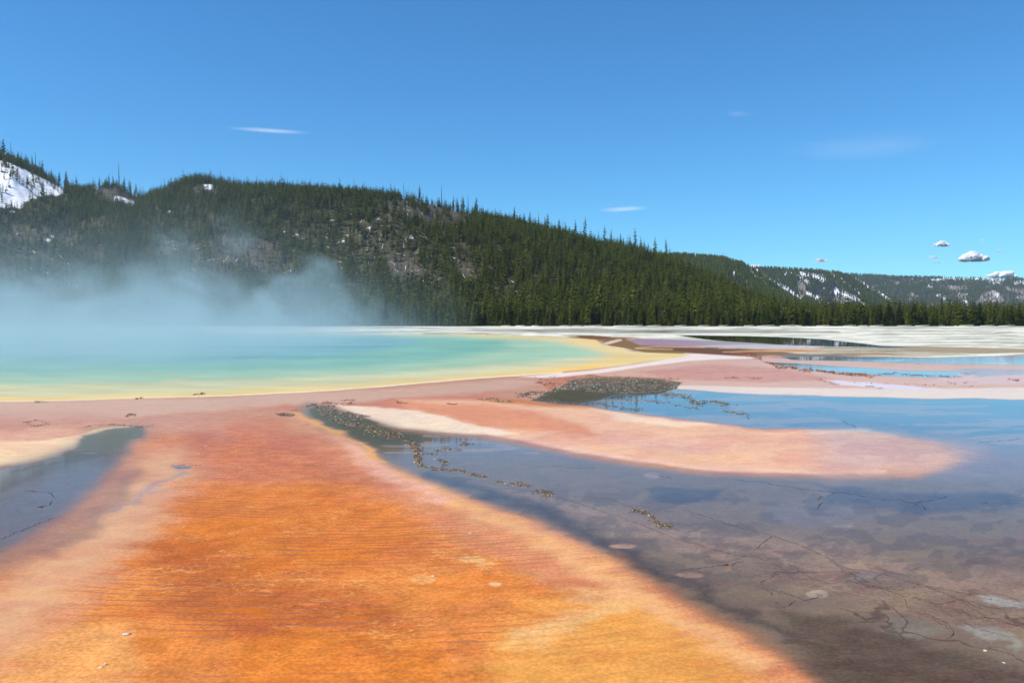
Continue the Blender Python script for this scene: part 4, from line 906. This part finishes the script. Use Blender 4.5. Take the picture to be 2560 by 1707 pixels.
# logs
lv, lt = tube([(0, 0, -.5), (.003, 0, 0), (0, 0, .5)], [.022, .018, .008])
lm = mesh_np('fallen_log', np.array(lv), np.array(lt), mats=M_log)
nl = 0
zones = [(bareP[0], 32), ([(830,520),(1096,590),(1190,650),(1180,700),(1037,715),(858,690),(810,608)], 120), ([(10,590),(186,590),(252,640),(240,720),(60,720)], 36), ([(464,600),(547,590),(710,545),(730,690),(480,690)], 40),
         ([(1250,700),(1340,700),(1340,770),(1250,770)], 14), ([(1200,560),(1560,640),(1560,700),(1200,640)], 12), ([(350,520),(460,520),(460,640),(350,640)], 10)]
ss = np.linspace(0.02, 1, 500)
for P_, n_ in zones:
    P_ = np.array(P_, float); c_ = 0
    while c_ < n_:
        q = r.uniform(P_.min(0), P_.max(0)); 
        if poly_sd(q[:1], q[1:], P_)[0] > 0: continue
        uu = (q[0] - CX) / F; yy = D0(uu) + ss * (D1(uu) - D0(uu)); zz = hz(np.full(500, uu), yy); _, py_ = proj(uu * yy, yy, zz)
        j = int(np.argmin(np.abs(py_ - q[1]))); Y_ = yy[j]
        L = r.uniform(4, 11); an = r.normal(1.9, .45) if r.random() < .85 else r.uniform(0, 3.14)
        dx, dy = math.cos(an) * L / 2, math.sin(an) * L / 2; X_ = uu * Y_
        def zz_(x, y): return float(hz(np.array(x / y), np.array(y)))
        pa = Vector((X_ - dx, Y_ - dy, zz_(X_ - dx, Y_ - dy))); pb = Vector((X_ + dx, Y_ + dy, zz_(X_ + dx, Y_ + dy)))
        o = link('fallen_log', lm, loc=(pa + pb) / 2 + Vector((0, 0, .35)))
        o.rotation_euler = (pb - pa).to_track_quat('Z', 'Y').to_euler(); o.scale = (r.uniform(6, 12), 8, (pb - pa).length)
        tag(o, 'bleached grey white log lying in the open patches of the hillside', 'log', 'bleached logs lying on the hillside'); c_ += 1; nl += 1

# driftwood-like scraps along the foot of the forest edge
for i in range(26):
    px_ = 1250 + 1310 * (i + r.uniform(-.4, .4)) / 26; u = (px_ - CX) / F; Y_ = float(D0(u)) * r.uniform(.972, .992); X_ = u * Y_
    o = link('fallen_log', lm, loc=(X_, Y_, float(gz(np.array(X_), np.array(Y_))) + .25)); a_ = r.uniform(-.5, .5)
    o.rotation_euler = (math.pi / 2 * .97, 0, math.pi / 2 + a_); o.scale = (9, 9, r.uniform(2.5, 8))
    tag(o, 'bleached log lying on the pale flat along the foot of the forest edge', 'log', 'bleached logs along the forest edge')

# ------------------------------------------------------------------ clouds
def ball(n_sub=1):
    iv, if_ = ico(); vs = [tuple(v) for v in iv]; fs = [tuple(f) for f in if_]
    for _ in range(n_sub):
        cache = {}; out = []
        def mid(i, j):
            k_ = (min(i, j), max(i, j))
            if k_ not in cache:
                m_ = np.array(vs[i]) + np.array(vs[j]); m_ /= np.linalg.norm(m_); vs.append(tuple(m_)); cache[k_] = len(vs) - 1
            return cache[k_]
        for a0, b0, c0 in fs:
            ab, bc, ca = mid(a0, b0), mid(b0, c0), mid(c0, a0); out += [(a0, ab, ca), (b0, bc, ab), (c0, ca, bc), (ab, bc, ca)]
        fs = out
    return np.array(vs), np.array(fs)
def cloud_mat(name, soft, alpha, stretch=(1, 1, 1), sharp=.6, lift=0.0):
    """white droplets: bright, translucent, thinning out in a broken rim"""
    m = NT(name); O = m.n('ShaderNodeTexCoord').outputs['Object']
    d = m.n('ShaderNodeBsdfDiffuse'); d.inputs['Color'].default_value = (.93, .93, .93, 1)
    t = m.n('ShaderNodeBsdfTranslucent'); t.inputs['Color'].default_value = (.95, .95, .95, 1)
    mx = m.n('ShaderNodeMixShader'); mx.inputs[0].default_value = .5; m.t.links.new(d.outputs[0], mx.inputs[1]); m.t.links.new(t.outputs[0], mx.inputs[2])
    # light is scattered many times inside, so the body hardly shades itself
    gn = m.n('ShaderNodeNewGeometry'); ma = m.n('ShaderNodeVectorMath', operation='MULTIPLY_ADD'); m.t.links.new(gn.outputs['Normal'], ma.inputs[0]); ma.inputs[1].default_value = (.3, .3, .3); ma.inputs[2].default_value = tuple(sdir)
    nn = m.n('ShaderNodeVectorMath', operation='NORMALIZE'); m.t.links.new(ma.outputs[0], nn.inputs[0]); m.t.links.new(nn.outputs[0], d.inputs['Normal'])
    mx.inputs[0].default_value = .25
    ln = m.n('ShaderNodeVectorMath', operation='LENGTH'); m.t.links.new(O, ln.inputs[0])
    ns = m.noise(m.vmul(O, stretch), soft, 6, .62, .4)
    v = m.math('SUBTRACT', m.math('ADD', m.math('SUBTRACT', 1.0, ln.outputs['Value']), m.math('MULTIPLY', ns, .9)), .45 - lift)
    v = m.math('MULTIPLY', m.ramp(v, 0.0, sharp), alpha)
    tr = m.n('ShaderNodeBsdfTransparent'); m2 = m.n('ShaderNodeMixShader'); m.t.links.new(v, m2.inputs[0]); m.t.links.new(tr.outputs[0], m2.inputs[1]); m.t.links.new(mx.outputs[0], m2.inputs[2])
    m.surf(m2.outputs[0]); return m.m
M_puff = cloud_mat('cloud_droplets', 2.0, 1.0, sharp=.55, lift=.22); M_thin = cloud_mat('thin_cloud_droplets', 2.0, .28)
M_wisp = cloud_mat('ice_wisp', 2.4, .30, (.5, 3.2, 1), sharp=.9); M_veil = cloud_mat('ice_veil', 2.2, .06, (.6, 3.0, 1), sharp=.9)
def cloud(px_, py_, wpx, hpx, D, label, mat, seed=0, n=16):
    """cumulus: a heap of overlapping lumps on a flat base"""
    r = np.random.default_rng(seed + 500); u = (px_ - CX) / F; sx = wpx / F * D / 2; sz = hpx / F * D
    bv, bf = ball(2); V = []; T = []
    for i in range(n):
        x = r.normal(0, .38); x = max(-.85, min(.85, x)); top = (1 - abs(x + .12) ** 1.5); rad = r.uniform(.14, .27) * (.35 + .65 * top)
        zc = r.uniform(0.05, max(.06, top - rad)) * .8
        c = np.array([x, r.normal(0, .25), zc * .8]); w_ = bv * (1 + (fbm(bv[:, 0] * 3 + i, bv[:, 1] * 3 + bv[:, 2] * 2, seed + i, 3) - .5)[:, None] * .7)
        v_ = w_ * np.array([rad * 1.05, rad, rad * 1.5]) + c; v_[:, 2] = np.where(v_[:, 2] < 0, v_[:, 2] * .3, v_[:, 2])
        T.append(bf + len(V) * len(bv)); V.append(v_)
    o = link('cloud', mesh_np('cloud', np.concatenate(V), np.concatenate(T), True, mats=mat), loc=(u * D, D, H + (HOR - py_ - hpx / 2) / F * D)); o.scale = (sx, sx * .7, sz)
    return tag(o, label, 'cloud')
def wisp(px_, py_, wpx, hpx, D, label, mat, slope_=0.0, seed=0):
    """high ice cloud: one thin rumpled sheet lying in the sky"""
    u = (px_ - CX) / F; z0 = (HOR - py_) / F * D; sx = wpx / F * D / 2; el = z0 / D; sy = hpx / F * D / 2 / el
    g = np.linspace(-1, 1, 25); A_, B_ = np.meshgrid(g, g); Zc_ = (fbm(A_ * 2 + seed, B_ * 2, 600 + seed) - .5) * .05
    id_ = np.arange(625).reshape(25, 25); q = np.stack([id_[:-1, :-1], id_[:-1, 1:], id_[1:, 1:], id_[1:, :-1]], -1).reshape(-1, 4)
    V = np.stack([A_.ravel(), B_.ravel(), (Zc_ ).ravel()], 1)
    o = link('cloud', mesh_np('cloud', V, q, True, mats=mat), loc=(u * D, D, z0 + H)); o.scale = (sx, sy, sx * .1); o.rotation_euler = (0, 0, math.atan(slope_))
    return tag(o, label, 'cloud')
cloud(2437, 638, 96, 28, 12000, 'largest of the small white puffy clouds low at the right', M_puff, 1, 44)
cloud(2357, 607, 44, 17, 12000, 'small bright puff above left of the largest cloud', M_puff, 2, 26)
cloud(2053, 648, 56, 13, 12000, 'faint flat puff alone above the wooded ridge', M_thin, 3, 14)
cloud(2512, 682, 86, 22, 13000, 'white cloud top peeping over the plateau at right', M_puff, 4, 36)
cloud(1890, 664, 36, 22, 13000, 'white cloud top peeping over the saddle between two far hills', M_puff, 5, 14)
cloud(2333, 641, 46, 10, 12000, 'thin broken wisp left of the largest cloud, upper piece', M_thin, 6, 8)
cloud(2342, 655, 28, 10, 12000, 'thin broken wisp left of the largest cloud, lower piece', M_thin, 7, 6)
cloud(2455, 598, 22, 9, 12000, 'tiny pale tuft above the largest cloud', M_thin, 8, 5)
cloud(2496, 626, 20, 10, 12000, 'tiny pale tuft right of the largest cloud', M_thin, 9, 5)
wisp(676, 327, 230, 15, 14000, 'long thin white wisp in the left sky', M_wisp, .3, 10)
wisp(1560, 523, 160, 15, 14000, 'short thin white wisp over the falling skyline', M_wisp, -.8, 11)
wisp(1845, 285, 100, 16, 14000, 'faint wisp high in the right sky', M_veil, 1.0, 12)
wisp(2160, 370, 460, 90, 14000, 'broad very faint veil in the right sky', M_veil, .45, 13)

# ------------------------------------------------------------------ steam over the hot pool
def steam():
    x0, x1, y0, y1, z0, z1 = -150, 12, 27, 150, .25, 21
    V = [(x0, y0, z0), (x1, y0, z0), (x1, y1, z0), (x0, y1, z0), (x0, y0, z1), (x1, y0, z1), (x1, y1, z1), (x0, y1, z1)]
    T = [(0, 3, 2, 1), (4, 5, 6, 7), (0, 1, 5, 4), (1, 2, 6, 5), (2, 3, 7, 6), (3, 0, 4, 7)]
    m = NT('steam_vapour'); P = m.n('ShaderNodeNewGeometry').outputs['Position']
    s = m.n('ShaderNodeSeparateXYZ'); m.t.links.new(P, s.inputs[0]); x, y, z = s.outputs
    u = m.math('DIVIDE', x, y)
    env = m.math('MULTIPLY', m.ramp(u, -.42, -.02, 1.0, 0.0), m.ramp(x, x1 - 14, x1 - 1, 1.0, 0.0))
    env = m.math('MULTIPLY', env, m.ramp(y, y0, 34, .0, 1.0)); env = m.math('MULTIPLY', env, m.ramp(y, 120, y1, 1.0, 0.0))
    env = m.math('MULTIPLY', env, m.ramp(x, x0, x0 + 20, 0.0, 1.0))
    # ragged curtains of vapour torn upward from two hot lines across the basin, over a low bank
    n1 = m.noise(m.vmul(P, (1.0, .5, .62)), .085, 5, .6, 1.0)
    def curtain(y_c, half, scale, seed, top, thr):
        wob = m.math('MULTIPLY', m.math('SUBTRACT', m.noise(m.vmul(P, (1, 0, 1)), .05, 2), .5), 14.0)
        dy = m.math('ABSOLUTE', m.math('SUBTRACT', m.math('SUBTRACT', y, y_c), wob))
        sheet = m.ramp(dy, half * .4, half, 1.0, 0.0)
        mp = m.n('ShaderNodeMapping'); m.t.links.new(P, mp.inputs[0]); mp.inputs['Scale'].default_value = (1, .12, .75); mp.inputs['Location'].default_value = (seed * 13.0, 0, seed * 5.0); mp.inputs['Rotation'].default_value = (0, .25, 0)
        nn = m.noise(mp.outputs[0], scale, 6, .58, .9)
        bg_ = m.noise(m.vmul(P, (1, .2, .25)), .045, 2, .5)
        v = m.math('SUBTRACT', m.math('ADD', nn, m.math('MULTIPLY', m.math('SUBTRACT', bg_, .5), .75)), m.math('MULTIPLY', z, 1 / top))
        v = m.math('SUBTRACT', v, m.ramp(u, -.45, -.05, 0.0, .025))
        return m.math('MULTIPLY', m.ramp(v, thr, thr + .21), sheet)
    pl = m.math('ADD', curtain(58, 4.0, .30, 1, 22, .27), curtain(80, 5.0, .24, 2, 26, .28))
    band = 1.0
    low = m.math('EXPONENT', m.math('MULTIPLY', z, -1 / 2.5))
    far_ = m.math('MULTIPLY', m.ramp(n1, .33, .62, .018, .07), m.ramp(u, -.5, -.08, 1.05, .5))
    d = m.math('ADD', m.math('MULTIPLY', m.math('MULTIPLY', pl, m.ramp(z, 0.0, 3.0, .25, 1.0)), .10), m.math('MULTIPLY', low, far_))
    d = m.math('MULTIPLY', d, env); d = m.math('MULTIPLY', d, m.ramp(z, z1 - 5, z1, 1.0, 0.0))
    pv = m.n('ShaderNodeVolumePrincipled'); pv.inputs['Color'].default_value = (.68, .82, .84, 1); pv.inputs['Anisotropy'].default_value = 0.0
    m.t.links.new(d, pv.inputs['Density']); m.vol(pv.outputs[0])
    m.m.cycles.volume_sampling = 'DISTANCE' if False else 'MULTIPLE_IMPORTANCE'
    m.m.cycles.volume_step_rate = 0.5
    o = link('steam', mesh_np('steam', V, T, mats=m.m))
    tag(o, 'pale blue steam drifting off the turquoise pool in front of the forest', 'steam', kind='stuff')
steam()
SC.cycles.volume_step_rate = 1.0

# ------------------------------------------------------------------ the air
HAZE = True
if HAZE:
    x0, x1, y0, y1, z0, z1 = -4500, 5200, -60, 5000, -2.5, 420
    V = [(x0, y0, z0), (x1, y0, z0), (x1, y1, z0), (x0, y1, z0), (x0, y0, z1), (x1, y0, z1), (x1, y1, z1), (x0, y1, z1)]
    T = [(0, 3, 2, 1), (4, 5, 6, 7), (0, 1, 5, 4), (1, 2, 6, 5), (2, 3, 7, 6), (3, 0, 4, 7)]
    m = NT('air'); pv = m.n('ShaderNodeVolumePrincipled'); pv.inputs['Color'].default_value = (.62, .8, 1, 1); pv.inputs['Density'].default_value = .00005
    m.vol(pv.outputs[0]); tag(link('haze', mesh_np('haze', V, T, mats=m.m)), 'thin blue air fading the far hills', 'haze', kind='stuff')
